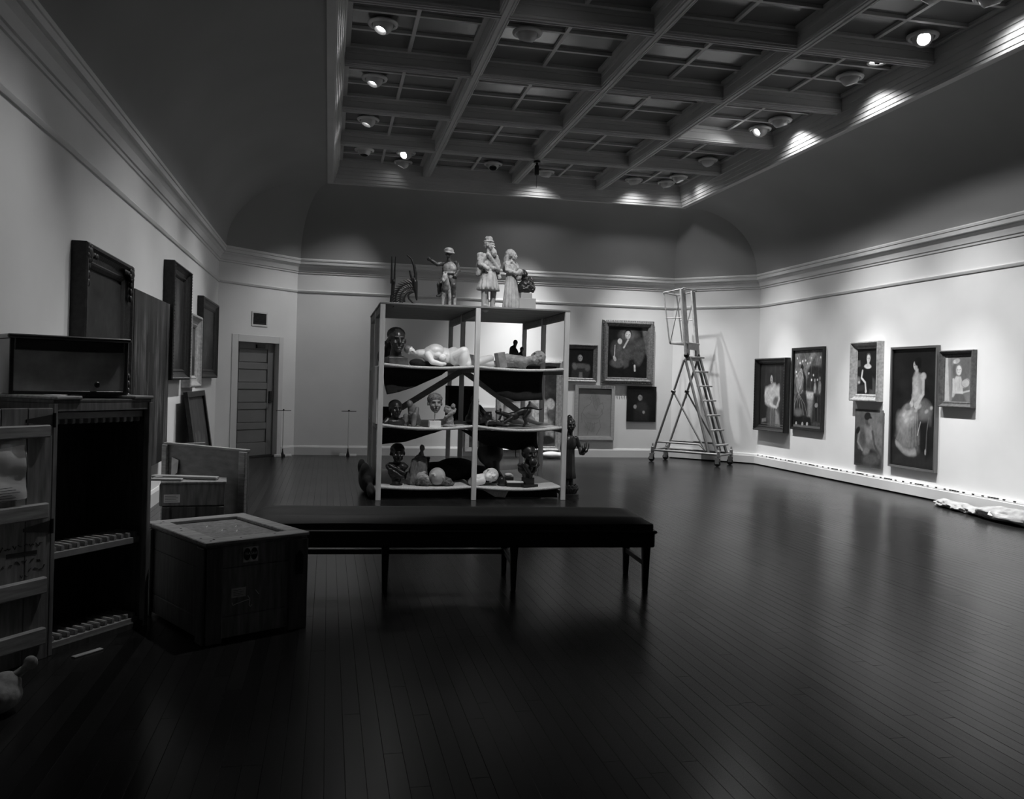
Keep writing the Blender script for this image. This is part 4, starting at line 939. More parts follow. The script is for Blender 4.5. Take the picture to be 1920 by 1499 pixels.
for x_, y_ in ((0.24, 0.36), (0.30, 0.30), (0.36, 0.44), (0.22, 0.52)): MB().tube([(x_, y_, h2 + 0.0145), (x_ + 0.03, y_ + 0.05, h2 + 0.0145), (x_ + 0.05, y_ + 0.02, h2 + 0.0145)], 0.0025, 5).build('chalk_stroke', M_chalk, lidp)
nl = MB().lathe([(0.001, 0.0015), (0.006, 0.001), (0.007, 0)], n=8).mesh('nail'); nl.materials.append(M_nail)
for x, yv in ((0.03, 0.02), (0.06, 0.05), (0.02, 0.12), (0.03, 0.40), (0.05, 0.46), (0.03, 0.70), (0.06, 0.74), (0.2, 0.03), (0.4, 0.04)): shared('nail', nl, lidp, (x, yv, h2 + 0.034))
st = MB().bx(0.20, 0.285, -0.002, -0.0005, 0.405, 0.485).build('sticker', mat('worn_sticker', 0.60, 0.6, var=0.4, scale=25), c2)
for cx in (0.222, 0.262):
    MB().lathe([(0.001, 0), (0.022, 0), (0.022, 0.001), (0.001, 0.001)], n=20, M=Matrix.Translation((cx, -0.002, 0.447)) @ Matrix.Rotation(PI / 2, 4, 'X') @ Matrix.Diagonal((0.9, 1.5, 1, 1))).build('sticker_disc', M_ink, st)
text('FRAGILE', 0.019, M_chalk, st, 'sticker_lettering', (0.242, -0.0036, 0.449))
lb = MB().bx(0.14, 0.22, -0.002, -0.0005, 0.225, 0.275).build('paper_label', mat('grey_label', 0.50, 0.6, var=0.2, scale=30), c2)
for k in range(4): MB().bx(0.15, 0.205 - 0.01 * (k % 2), -0.0028, -0.002, 0.235 + k * 0.009, 0.2368 + k * 0.009).build('typed_line', M_ink, lb)
for pts in (((.145, .20), (.15, .185), (.16, .19), (.235, .205)), ((.235, .205), (.245, .20), (.24, .175), (.248, .165), (.256, .175)), ((.275, .25), (.295, .225)), ((.232, .225), (.245, .205))):
    MB().tube([(x, -0.0015, z) for x, z in pts], 0.0018, 5).build('chalk_stroke', M_chalk, c2)
# --- low crate behind, with loose boards on top
c3 = thing('old_crate', 'old dark crate with paper label and loose boards on top, half hidden behind', 'crate', (-1.18, 6.80, 0), R(6))
w3, d3, h3 = 0.44, 0.28, 0.575
MB().bx(0.0, w3, 0.0, d3, 0.0, h3).build('body', M_crate_d, c3, 0.003)
MB().bx(0.0, w3, -0.014, 0.0, h3 - 0.16, h3).build('plank', M_crate, c3, 0.003); MB().bx(0.0, w3, -0.012, 0.0, 0.02, h3 - 0.17).build('plank', M_crate_d, c3, 0.003)
for x in (0.0, 0.18, w3 - 0.06): MB().bx(x, x + 0.055, -0.028, -0.012, 0.0, h3 - 0.17).build('batten', M_crate_d, c3, 0.003)
MB().bx(-0.02, 0.0, -0.01, d3, h3 - 0.16, h3).build('plank', M_crate, c3, 0.003)
lb = MB().bx(0.012, 0.125, -0.016, -0.0142, h3 - 0.135, h3 - 0.075).build('paper_label', M_paper, c3)
for k in range(4): MB().bx(0.02, 0.11 - 0.012 * (k % 2), -0.017, -0.016, h3 - 0.125 + k * 0.012, h3 - 0.1225 + k * 0.012).build('typed_line', M_ink, lb)
MB().bx(-0.01, w3 + 0.01, -0.02, d3, h3, h3 + 0.018).build('lid', M_crate, c3, 0.003)
for i, (c, d_, rz, lbl) in enumerate((((-1.05, 6.99, .607), (0.50, 0.07, 0.022), -.25, 'long loose board lying across the old crate lid'), ((-1.16, 6.86, .604), (0.22, 0.06, 0.018), -.1, 'short loose board at left end of the old crate lid'), ((-1.20, 7.04, .604), (0.16, 0.08, 0.018), .3, 'stubby board behind the short one on the crate lid'))):
    o = MB().box((0, 0, 0), d_).build('loose_board', M_batten, None, 0.004); o.location = c; o.rotation_euler = (0, 0, rz); tag(o, lbl, 'board', 'loose boards on the old crate')
# --- plywood sided crate behind it
pa = Vector((-1.33, 7.72)); pb = Vector((-0.60, 7.02)); dd = pb - pa
pc = thing('plywood_crate', 'open plywood crate with high side, standing behind the old crate', 'crate', (pa.x, pa.y, 0), math.atan2(dd.y, dd.x))
wl = dd.length; M_ply = mat('plywood', 0.16, 0.6, var=0.25, scale=4, stretch=(2, 6, 6), bump=0.05)
MB().bx(0, wl, 0, 0.018, 0.0, 0.80).build('side_sheet', M_ply, pc, 0.003)
MB().bx(wl - 0.07, wl + 0.004, -0.03, 0.0, 0.0, 0.80).build('corner_post', M_batten, pc, 0.004)
MB().bx(0.0, 0.06, -0.03, 0.0, 0.0, 0.80).build('corner_post', M_batten, pc, 0.004)
MB().bx(0.0, wl, -0.012, 0.03, 0.80, 0.818).build('top_edge', M_batten, pc, 0.003)
MB().bx(0, 0.018, 0.018, 0.40, 0.0, 0.80).build('end_sheet', M_ply, pc, 0.003)
fp = MB(); fp.add([(0.10, -0.003, 0.70), (0.20, -0.012, 0.68), (0.21, -0.03, 0.58), (0.11, -0.006, 0.56), (0.155, -0.045, 0.63), (0.16, -0.05, 0.54)], [(0, 1, 4), (1, 2, 4), (2, 5, 4), (5, 3, 4), (3, 0, 4)])
fp.build('folded_paper', M_paper, pc)
# --- sack and scraps on the floor
sk = thing('cloth_sack', 'tied pale cloth sack on the floor at lower left edge', 'sack', (-1.36, 3.86, 0.0))
M_sack = mat('coarse_cloth', 0.26, 0.9, var=0.2, scale=40, bump=0.3)
blob('sack_body', [E_((-0.04, 0.0, 0.085), (0.17, 0.12, 0.085)), E_((0.05, 0.01, 0.07), (0.12, 0.11, 0.075)), E_((-0.12, -0.02, 0.075), (0.12, 0.12, 0.07)), E_((0.10, 0.03, 0.11), (0.06, 0.06, 0.05))], M_sack, sk, 0.008, 3)
blob('tied_neck', [C_((0.13, 0.04, 0.135), (0.17, 0.05, 0.17), 0.02, 0.015), E_((0.185, 0.055, 0.185), (0.028, 0.022, 0.03))], M_sack, sk, 0.005, 2)
o = MB().box((0, 0, 0.004), (0.16, 0.03, 0.008)).build('foam_strip', M_foam, None, 0.002); o.location = (-1.13, 4.62, 0.0); o.rotation_euler = (0, 0, 0.9); tag(o, 'small pale foam strip on floor before the open crate', 'scrap')

# ------------------------------------------------------------------ plastic-wrapped roll by the right wall
M_poly = mat('milky_plastic', 0.42, 0.25, var=0.3, scale=9, bump=0.8, spec=0.6)
rl = thing('wrapped_roll', 'crumpled plastic-wrapped roll on floor along the right wall', 'bundle', (7.30, 8.2, 0))
def crumple(name, y0, y1, rx, rz, x0, x1, seed, m):
    n = 90; k_ = 40; rg = np.random.default_rng(seed); ph = rg.uniform(0, 6, 12); vs = []; fs = []
    for i in range(n + 1):
        t = i / n; e_ = min(1, (math.sin(PI * min(max(t, .0), 1)) * 3.2)) ** .5 if 0 < t < 1 else 0.05
        for j in range(k_):
            a_ = 2 * PI * j / k_; w = 1 + .10 * math.sin(3 * a_ + 14 * t + ph[0]) + .08 * math.sin(5 * a_ - 23 * t + ph[1]) + .06 * math.sin(9 * t * 6 + 2 * a_ + ph[2]) + .10 * abs(math.sin(17 * t + 4 * a_ + ph[3])) - .07 * abs(math.sin(31 * t - 3 * a_ + ph[4]))
            z = rz + rz * e_ * w * math.sin(a_); 
            vs.append((x0 + (x1 - x0) * t + rx * e_ * w * math.cos(a_), y0 + (y1 - y0) * t, max(0.003, z)))
    for i in range(n):
        for j in range(k_): j2 = (j + 1) % k_; fs.append((i * k_ + j, i * k_ + j2, (i + 1) * k_ + j2, (i + 1) * k_ + j))
    fs.append(tuple(range(k_))); fs.append(tuple(reversed(range(n * k_, (n + 1) * k_))))
    mb = MB(); mb.add(vs, fs); return mb.build(name, m, rl, smooth=True, angle=0.6)
crumple('plastic_wrap', -2.4, 0.42, 0.155, 0.075, 0.02, 0.02, 4, M_poly)
crumple('plastic_tail', 0.25, 1.35, 0.12, 0.042, 0.05, 0.24, 6, M_poly)
MB().box((-0.13, -0.02, 0.085), (0.05, 0.13, 0.003), (0.3, -0.9, 0.3)).build('tape', mat('packing_tape', 0.75, 0.25), rl)

# ------------------------------------------------------------------ two slender T stands by the back wall, white wrapped bundle
for (x, yv, lbl, gl) in ((0.372, 15.70, 'slender white T-shaped stand on blocks against back wall', 0), (-0.745, 15.52, 'slender white T-shaped stand on blocks beside the door', 1)):
    t = thing('t_stand', lbl, 'stand', (x, yv, 0), -0.1 + 0.4 * gl, group='slender T stands')
    MB().tube([(0, 0, 0.03), (0, 0, 0.80)], 0.008, 10).build('pole', M_trim, t, smooth=True)
    MB().tube([(-0.13, 0, 0.80), (0.13, 0, 0.80)], 0.006, 8).build('crossbar', M_nail, t, smooth=True)
    MB().sphere((0, 0, 0.81), 0.016, 8).build('finial', M_nail, t, smooth=True)
    MB().lathe([(0.035, 0), (0.03, 0.02), (0.012, 0.09), (0.008, 0.14)], n=14, cap=True).build('foot_cone', M_nail, t, smooth=True)
    for sx in (-1, 1): MB().box((sx * 0.09, -0.01, 0.02), (0.12, 0.05, 0.04), (0, 0, sx * 0.12)).build('weight_block', M_paper, t, 0.004)
t = thing('white_bundle', 'white wrapped bundle on floor below the big gilt frame', 'bundle', (4.10, 15.58, 0))
blob('wrapping', [E_((-0.02, 0, 0.065), (0.19, 0.11, 0.065)), E_((0.12, 0, 0.06), (0.12, 0.09, 0.055)), C_((0.2, 0, 0.06), (0.34, 0, 0.05), 0.045, 0.03)], mat('white_cloth', 0.7, 0.7, bump=0.3, scale=14), t, 0.01, 3)
# ------------------------------------------------------------------ storage rack of timber posts and sagging padded shelves
RX, RY = 0.59, 10.05
M_post = mat('raw_timber', 0.54, 0.65, var=0.12, scale=4, stretch=(6, 6, 1), bump=0.06)
M_board = mat('rough_board', 0.17, 0.7, var=0.25, scale=4, stretch=(1, 8, 8))
M_pad = mat('quilted_pad', 0.50, 0.9, var=0.15, scale=60, bump=0.25)
M_blanket = mat('black_moving_blanket', 0.008, 0.95, var=0.4, scale=30, bump=0.2)
rk = thing('storage_rack', 'tall timber rack with sagging padded shelves full of sculptures', 'rack', (RX, RY, 0))
PXs, PYs, PH = (0.0, 1.11, 2.195), (0.0, 1.15, 2.30), 2.255
for i, x in enumerate(PXs):
    for j, yv in enumerate(PYs):
        MB().bx(x - 0.029, x + 0.029, yv - 0.025, yv + 0.025, 0, PH).build('post', M_post, rk, 0.003)
for x in PXs:
    for (z0, z1_, m) in ((2.165, 2.25, M_board), (1.50, 1.545, M_board), (0.80, 0.845, M_board), (0.06, 0.105, M_board)):
        for a_, b_ in ((0.025, 1.125), (1.175, 2.275)): MB().bx(x - 0.024, x + 0.024, a_, b_, z0, z1_).build('cross_rail', m, rk, 0.003)
for k in range(6):
    y0 = -0.03 + k * 0.394; MB().bx(-0.035, 2.23, y0 + 0.002, y0 + 0.390, 2.256, 2.278 - 0.002 * (k % 2)).build('top_board', M_board, rk, 0.003)
# left end boards and the two struts that prop the centre
MB().bx(-0.030, -0.012, 0.30, 0.86, 0.86, 1.55).build('end_board', M_post, rk, 0.003)
MB().bx(-0.030, -0.012, 1.22, 1.75, 0.10, 1.55).build('end_board', M_board, rk, 0.003)
MB().bar((1.09, 1.10, 1.52), (0.33, 1.10, 1.03), 0.035, 0.075).build('strut', M_board, rk, 0.003)
MB().bar((1.13, 1.10, 1.52), (1.92, 1.10, 0.98), 0.035, 0.075).build('strut', M_board, rk, 0.003)
def sling(x0, x1, z0, sag, y0, y1, th, m, nx_=28, ny_=14, seed=0, lip=0.018):
    rg = np.random.default_rng(seed); ph = rg.uniform(0, 6, 4); mb = MB(); vs = []; fs = []
    for s_ in (0, 1):
        for j in range(ny_ + 1):
            v = j / ny_
            for i in range(nx_ + 1):
                u = i / nx_
                z = z0 - sag * 4 * u * (1 - u) * (1 + .15 * math.sin(3 * v + ph[0])) + .004 * math.sin(9 * u + 4 * v + ph[1])
                yy = y0 + (y1 - y0) * v
                vs.append((x0 + (x1 - x0) * u, yy - (0.006 * math.sin(PI * u * 2 + ph[2]) if j == 0 else 0), z - s_ * th))
    n1 = (nx_ + 1) * (ny_ + 1)
    for j in range(ny_):
        for i in range(nx_):
            a_ = j * (nx_ + 1) + i; fs.append((a_, a_ + 1, a_ + nx_ + 2, a_ + nx_ + 1)); fs.append((n1 + a_ + nx_ + 1, n1 + a_ + nx_ + 2, n1 + a_ + 1, n1 + a_))
    for i in range(nx_): fs.append((i + 1, i, n1 + i, n1 + i + 1)); b_ = ny_ * (nx_ + 1) + i; fs.append((b_, b_ + 1, n1 + b_ + 1, n1 + b_))
    for j in range(ny_): a_ = j * (nx_ + 1); fs.append((a_, a_ + nx_ + 1, n1 + a_ + nx_ + 1, n1 + a_)); b_ = a_ + nx_; fs.append((b_ + nx_ + 1, b_, n1 + b_, n1 + b_ + nx_ + 1))
    mb.add(vs, fs)
    # rolled front edge
    mb.tube([(x0 + (x1 - x0) * i / 24, y0 + 0.004, z0 - sag * 4 * (i / 24) * (1 - i / 24) - th / 2) for i in range(25)], lip, 8)
    return mb.build('padded_shelf', m, rk, smooth=True, angle=0.9)
ZS = (1.575, 0.875, 0.16)
for k, z in enumerate(ZS):
    for i in range(2):
        x0 = PXs[i] + 0.03; x1_ = PXs[i + 1] - 0.03
        sg = ((0.028, 0.024), (0.036, 0.040), (0.020, 0.03))[k][i]
        sling(x0, x1_, z, sg, 0.0, 1.12, 0.022, M_pad, seed=k * 2 + i)
        sling(x0, x1_, z - 0.02, sg, 1.18, 2.27, 0.022, M_pad, seed=10 + k * 2 + i)
def cloth(name, label, outline, y0, bulge, m=M_blanket, loc=(RX, RY, 0), seed=1):
    """hanging cloth with folds, outline given as (x, z) from the rack's near left foot"""
    xs = [p[0] for p in outline]; zs = [p[1] for p in outline]
    bm = bmesh.new(); f = bm.faces.new([bm.verts.new((x, 0, z)) for x, z in outline])
    bmesh.ops.triangulate(bm, faces=[f]); bmesh.ops.subdivide_edges(bm, edges=bm.edges, cuts=5, use_grid_fill=True); bmesh.ops.triangulate(bm, faces=bm.faces)
    zt, zb_ = max(zs), min(zs)
    for v in bm.verts:
        h = (zt - v.co.z) / (zt - zb_ + 1e-6)
        v.co.y = y0 + bulge * math.sin(PI * min(1, h)) + 0.02 * h * math.sin(v.co.x * 26 + seed)
    r_ = bmesh.ops.extrude_face_region(bm, geom=list(bm.faces))
    for v in [g_ for g_ in r_['geom'] if isinstance(g_, bmesh.types.BMVert)]: v.co.y += 0.03
    bmesh.ops.recalc_face_normals(bm, faces=bm.faces)
    me = bpy.data.meshes.new(name); bm.to_mesh(me); bm.free(); me.materials.append(m)
    for p in me.polygons: p.use_smooth = True
    o = bpy.data.objects.new(name, me); link(o); o.location = loc
    return tag(o, label, 'blanket', 'black blankets slung under the shelves')
cloth('hanging_blanket', 'black blanket drooping under the left end of the top shelf', [(0.035, 1.53), (0.80, 1.53), (0.72, 1.46), (0.42, 1.315), (0.22, 1.245), (0.08, 1.215), (0.05, 1.34)], 0.12, 0.05)
cloth('hanging_blanket', 'deep black blanket hanging under right bay of the top shelf', [(1.15, 1.53), (1.95, 1.53), (1.955, 1.19), (1.62, 1.17), (1.44, 1.23), (1.37, 1.30), (1.18, 1.42)], 0.14, 0.06, seed=3)
cloth('hanging_blanket', 'black blanket drooping under the left end of the middle shelf', [(0.035, 0.83), (0.80, 0.83), (0.66, 0.775), (0.32, 0.665), (0.04, 0.635)], 0.12, 0.05, seed=5)
cloth('hanging_blanket', 'black blanket hanging under right bay of the middle shelf', [(0.97, 0.81), (1.90, 0.81), (1.93, 0.60), (1.60, 0.575), (1.26, 0.64), (1.14, 0.73)], 0.16, 0.06, seed=7)
cloth('hanging_blanket', 'black blanket hanging to floor under the bottom shelf middle', [(0.02, 0.135), (1.08, 0.13), (1.42, 0.06), (1.40, 0.012), (0.02, 0.012)], 0.10, 0.02, seed=9)
cloth('hanging_blanket', 'black blanket hanging to floor under right of the bottom shelf', [(1.50, 0.13), (2.16, 0.125), (2.16, 0.012), (1.52, 0.012)], 0.12, 0.02, seed=11)
o = cloth('pale_cloth_flap', 'pale cloth corner hanging below the bottom shelf at centre', [(1.18, 0.14), (1.56, 0.13), (1.50, 0.02), (1.38, 0.03)], 0.05, 0.01, M_pad, seed=2); o['group'] = 'cloth on the rack'; o['category'] = 'cloth'
t = thing('blanket_heap', 'dark blanket bulging out of the rack at lower left', 'blanket', (RX, RY, 0))
blob('cloth_mass', [E_((-0.10, 0.75, 0.17), (0.10, 0.42, 0.17)), E_((-0.13, 0.55, 0.26), (0.06, 0.12, 0.12)), E_((-0.07, 0.25, 0.08), (0.05, 0.25, 0.08)), E_((-0.16, 0.85, 0.30), (0.05, 0.10, 0.10))], M_blanket, t, 0.015, 5)
t = thing('blanket_heap', 'black blanket mound lying on the bottom shelf behind the heads', 'blanket', (RX, RY, ZS[2]))
blob('cloth_mass', [E_((0.78, 0.80, 0.06), (0.34, 0.28, 0.15)), E_((1.02, 0.85, 0.12), (0.28, 0.22, 0.14)), E_((1.30, 0.78, 0.05), (0.20, 0.2, 0.12)), E_((0.55, 0.8, 0.03), (0.2, 0.25, 0.08))], M_blanket, t, 0.015, 5)

# ------------------------------------------------------------------ sculpture
M_bronze = mat('dark_bronze', 0.035, 0.36, metal=0.45, var=0.4, scale=10)
M_black_st = mat('black_stone', 0.010, 0.45, var=0.3, scale=12)
M_marble = mat('white_marble', 0.78, 0.42, var=0.05, scale=8)
M_plaster = mat('aged_plaster', 0.36, 0.7, var=0.22, scale=14, bump=0.15)
M_terra = mat('grey_terracotta', 0.22, 0.65, var=0.25, scale=12, bump=0.1)
M_carv = mat('carved_wood', 0.16, 0.5, var=0.4, scale=14, bump=0.1)
M_worn = mat('worn_polychrome', 0.30, 0.45, var=0.55, scale=22, bump=0.15)
M_pl = mat('grey_plinth', 0.34, 0.7, var=0.06, scale=5)
M_pale = mat('pale_limestone', 0.40, 0.7, var=0.15, scale=14)

def head(h, hair=True, ears=True, neck=True):
    """head solids: face to -y, chin at z = 0, crown at z = h"""
    p = [E_((0, .08, .64), (.355, .43, .36)), E_((0, -.10, .40), (.285, .29, .38)), E_((0, -.26, .10), (.13, .12, .10)), C_((0, -.385, .56), (0, -.475, .385), .035, .062), C_((-.17, -.35, .61), (.17, -.35, .61), .05),
         E_((-.16, -.27, .38), (.10, .10, .10)), E_((.16, -.27, .38), (.10, .10, .10)), C_((-.085, -.375, .25), (.085, -.375, .25), .038), C_((-.065, -.37, .185), (.065, -.37, .185), .036),
         E_((-.14, -.30, .505), (.06, .045, .042)), E_((.14, -.30, .505), (.06, .045, .042)),
         D_((-.145, -.37, .535), .105, (.0, .055, 0)), D_((.145, -.37, .535), .105, (0, .055, 0)), D_((-.145, -.36, .46), .08, (0, .03, 0)), D_((.145, -.36, .46), .08, (0, .03, 0)), D_((0, -.42, .217), .05, (0, .03, 0)), D_((-.06, -.42, .217), .05, (0, .025, 0)), D_((.06, -.42, .217), .05, (0, .025, 0)), D_((0, -.38, .31), .05, (0, .02, 0)), D_((0, -.36, .145), .05, (0, .03, 0)), D_((-.23, -.25, .28), .10, (.02, .03, 0)), D_((.23, -.25, .28), .10, (-.02, .03, 0))]
    if neck: p += [C_((0, .08, .15), (0, .12, -.28), .19, .22)]
    if ears: p += [E_((-.36, .06, .48), (.05, .09, .12)), E_((.36, .06, .48), (.05, .09, .12))]
    if hair: p += [E_((0, .13, .70), (.39, .44, .33)), E_((0, .28, .5), (.33, .28, .3))]
    return xf(p, Matrix.Diagonal((h, h, h, 1)))
def at(parts, loc, rz=0, rot=None, s=1.0):
    flat = []
    for p in parts: flat += p if isinstance(p, list) else [p]
    M = Matrix.Translation(loc) @ (Euler(rot).to_matrix().to_4x4() if rot else Matrix.Rotation(rz, 4, 'Z')) @ Matrix.Diagonal((s, s, s, 1))
    return xf(flat, M)
def fluted(prof, folds, amp, n=96, ey=0.75, seed=0, sway=0.0):
    """draped skirt or robe: stacked ovals with deepening folds; prof = (radius, z)"""
    mb = MB(); vs = []; fs = []; rg = random.Random(seed); ph = [rg.uniform(0, 6) for _ in range(3)]
    zt, zb_ = max(p[1] for p in prof), min(p[1] for p in prof)
    for r, z in prof:
        k = (zt - z) / (zt - zb_)
        for i in range(n):
            a_ = 2 * PI * i / n
            w = 1 + amp * (0.25 + k) * (math.sin(folds * a_ + ph[0]) + .5 * math.sin((folds * 2 + 1) * a_ + ph[1] + 2 * k) + .4 * math.sin(3 * a_ + ph[2]))
            vs.append((r * w * math.cos(a_) + sway * k, r * ey * w * math.sin(a_), z))
    m_ = len(prof)
    for j in range(m_ - 1):
        for i in range(n): i2 = (i + 1) % n; fs.append((j * n + i, j * n + i2, (j + 1) * n + i2, (j + 1) * n + i))
    fs.append(tuple(reversed(range(n)))); fs.append(tuple(range((m_ - 1) * n, m_ * n)))
    mb.add(vs, fs); return mb
GT, G1, G2, G3 = 'sculptures on top of the rack', 'sculptures on the upper shelf', 'sculptures on the middle shelf', 'sculptures on the bottom shelf'
def sculpt(name, label, x, y, z, rz=0, group=None): return thing(name, label, 'sculpture', (RX + x, RY + y, z), rz, group)
ZT = 2.279

# --- on top: antelope headdresses cut from dark wood
t = sculpt('antelope_headdress', 'thin black carved headdress with two straight upright horns', 0.115, 0.22, ZT, 0.1, GT)
blob('body', [C_((0, 0, 0.005), (0.0, 0, 0.09), 0.026, 0.022), C_((0.005, 0, 0.09), (0.012, 0, 0.24), 0.020, 0.024), E_((0.012, -0.01, 0.26), (0.024, 0.035, 0.035))], M_black_st, t, 0.004, 2)
for sx, tx in ((-0.010, -0.012), (0.026, 0.034)): MB().tube([(sx, 0, 0.24), (sx * 1.0, 0, 0.40), (tx, 0.01, 0.56)], [0.013, 0.011, 0.005], 10).build('horn', M_black_st, t, smooth=True)
t = sculpt('antelope_headdress', 'black carved headdress with swept curved horn and pierced zigzag mane', 0.30, 0.20, ZT, 0.0, GT)
MB().tube([(0.075, 0, 0.24), (0.085, 0, 0.36), (0.065, 0, 0.46), (0.03, 0, 0.54), (-0.025, 0, 0.585)], [0.022, 0.020, 0.017, 0.012, 0.006], 10).build('horn', M_black_st, t, smooth=True)
MB().tube([(0.055, 0, 0.26), (0.03, 0, 0.34), (0.015, 0, 0.40)], [0.014, 0.013, 0.010], 8).build('ear', M_black_st, t, smooth=True)
blob('muzzle', [C_((0.08, 0, 0.27), (0.088, 0, 0.18), 0.032, 0.026), C_((0.09, 0, 0.18), (0.105, 0, 0.06), 0.024, 0.010), E_((0.07, 0, 0.30), (0.03, 0.02, 0.03))], M_black_st, t, 0.004, 2)
MB().tube([(0.07, 0, 0.155), (0.03, 0, 0.14), (0.005, 0, 0.11), (0.015, 0, 0.07), (0.055, 0, 0.03), (0.10, 0, 0.004)], 0.013, 10).build('neck', M_black_st, t, smooth=True)
mane = MB()
cx, cz = 0.06, 0.06
for k in range(13):
    a0 = R(88 + k * 8.6); a1 = R(88 + (k + 1) * 8.6)
    for r_ in (0.10, 0.15, 0.20): mane.tube([(cx + r_ * math.cos(a0), 0, cz + r_ * math.sin(a0)), (cx + r_ * math.cos(a1), 0, cz + r_ * math.sin(a1))], 0.0105, 6)
    for r0, r1_ in ((0.10, 0.15), (0.15, 0.20)): mane.tube([(cx + r0 * math.cos(a0), 0, cz + r0 * math.sin(a0)), (cx + r1_ * math.cos(a1), 0, cz + r1_ * math.sin(a1))], 0.0085, 6)
    am = a0; mane.tube([(cx + 0.20 * math.cos(am), 0, cz + 0.20 * math.sin(am)), (cx + 0.255 * math.cos(am + 0.22), 0, cz + 0.255 * math.sin(am + 0.22))], [0.014, 0.003], 6)
mane.build('pierced_mane', M_black_st, t, smooth=True)
MB().bx(-0.15, 0.11, -0.018, 0.018, 0.0, 0.012).build('foot_bar', M_black_st, t, 0.003)

# --- rider on a small horse, turned a little to the left, one arm thrown out
t = sculpt('rider_figure', 'carved wooden rider in cap on small pale horse, arm outstretched', 0.775, 0.24, ZT, R(-22), GT)
blob('horse', [E_((0.0, 0.06, 0.22), (0.058, 0.15, 0.062)), C_((0, -0.07, 0.23), (0, -0.14, 0.33), 0.05, 0.036), C_((0, -0.14, 0.345), (0, -0.215, 0.285), 0.034, 0.022), E_((-0.018, -0.135, 0.385), (0.009, 0.009, 0.02)), E_((0.018, -0.135, 0.385), (0.009, 0.009, 0.02)),
               P_([(-0.035, -0.05, 0.20), (-0.04, -0.055, 0.10), (-0.042, -0.05, 0.0)], 0.025, 0.016), P_([(0.035, -0.05, 0.20), (0.042, -0.06, 0.11), (0.042, -0.055, 0.0)], 0.025, 0.016),
               P_([(-0.035, 0.17, 0.20), (-0.04, 0.19, 0.10), (-0.04, 0.18, 0.0)], 0.028, 0.016), P_([(0.035, 0.17, 0.20), (0.04, 0.19, 0.10), (0.04, 0.18, 0.0)], 0.028, 0.016), P_([(0, 0.21, 0.23), (0, 0.26, 0.15), (0, 0.26, 0.06)], 0.016, 0.01)], M_worn, t, 0.005, 3)
hd = at(head(0.105, False), (0, 0.0, 0.58), R(-8))
blob('rider', [E_((0, 0.04, 0.43), (0.085, 0.065, 0.14)), E_((0, 0.05, 0.34), (0.095, 0.08, 0.08)), hd, P_([(-0.07, 0.03, 0.52), (-0.13, -0.02, 0.50), (-0.215, -0.06, 0.555)], 0.03, 0.02), E_((-0.225, -0.062, 0.56), (0.024, 0.02, 0.024)),
               P_([(0.085, 0.04, 0.52), (0.115, 0.05, 0.43), (0.09, -0.03, 0.36)], 0.032, 0.022), P_([(-0.06, 0.0, 0.31), (-0.085, -0.07, 0.25), (-0.085, -0.05, 0.13)], 0.04, 0.022), P_([(0.06, 0.0, 0.31), (0.09, -0.07, 0.25), (0.09, -0.04, 0.12)], 0.04, 0.022), C_((-0.085, -0.05, 0.13), (-0.095, -0.115, 0.115), 0.02, 0.014), C_((0.09, -0.04, 0.12), (0.10, -0.10, 0.105), 0.02, 0.014)], mat('dark_polychrome', 0.06, 0.4, var=0.6, scale=18), t, 0.005, 1, rough=(0.003, 40))
blob('breastplate', [E_((0.012, 0.028, 0.455), (0.088, 0.066, 0.085)), E_((0.012, 0.03, 0.40), (0.09, 0.07, 0.03))], M_worn, t, 0.005, 1)
blob('cap', [E_((0.0, 0.005, 0.665), (0.062, 0.066, 0.042)), E_((0.008, 0.0, 0.650), (0.068, 0.074, 0.016), (0.15, 0.22, 0))], M_worn, t, 0.005, 2)

# --- tall pale man in a pleated tunic
t = sculpt('saint_figure', 'tall pale statue of bearded man in pleated tunic, tallest on rack', 1.265, 0.22, ZT, R(40), GT)
blob('legs', [P_([(-0.075, 0.0, 0.36), (-0.08, -0.005, 0.20), (-0.08, 0.0, 0.02)], 0.048, 0.028), P_([(0.075, 0.0, 0.36), (0.085, -0.01, 0.20), (0.08, 0.0, 0.02)], 0.048, 0.028), C_((-0.08, 0, 0.018), (-0.09, -0.075, 0.015), 0.026, 0.018), C_((0.08, 0, 0.018), (0.10, -0.075, 0.015), 0.026, 0.018),
              P_([(0, 0.05, 0.3), (0.0, 0.05, 0.15), (0, 0.04, 0.0)], 0.035, 0.05)], M_plaster, t, 0.006, 3)
fluted([(0.085, 0.44), (0.105, 0.40), (0.125, 0.33), (0.145, 0.26), (0.155, 0.215), (0.13, 0.21)], 13, 0.06, seed=3).build('tunic_skirt', M_plaster, t, smooth=True, angle=1.4)
hd = at(head(0.135, True), (0.0, -0.005, 0.685), R(14))
blob('upper_body', [E_((0, 0.0, 0.54), (0.105, 0.072, 0.12)), E_((0, 0.0, 0.44), (0.085, 0.065, 0.06)), hd, P_([(-0.10, 0.0, 0.61), (-0.145, 0.02, 0.52), (-0.11, -0.07, 0.46)], 0.042, 0.026), P_([(0.10, 0.0, 0.61), (0.15, 0.0, 0.50), (0.13, -0.05, 0.40)], 0.042, 0.024), E_((0.13, -0.06, 0.375), (0.022, 0.026, 0.03)),
                    C_((-0.09, -0.055, 0.63), (0.08, -0.07, 0.47), 0.028, 0.032), C_((0.06, -0.05, 0.63), (0.10, -0.06, 0.52), 0.03, 0.036), E_((0, -0.07, 0.665), (0.04, 0.03, 0.05)), E_((0, -0.075, 0.475), (0.03, 0.024, 0.024)), C_((-0.11, 0.04, 0.62), (-0.13, 0.06, 0.40), 0.045, 0.03), C_((0.06, 0.06, 0.62), (0.02, 0.08, 0.40), 0.05, 0.05)], M_plaster, t, 0.005, 1, rough=(0.007, (38, 38, 16)))
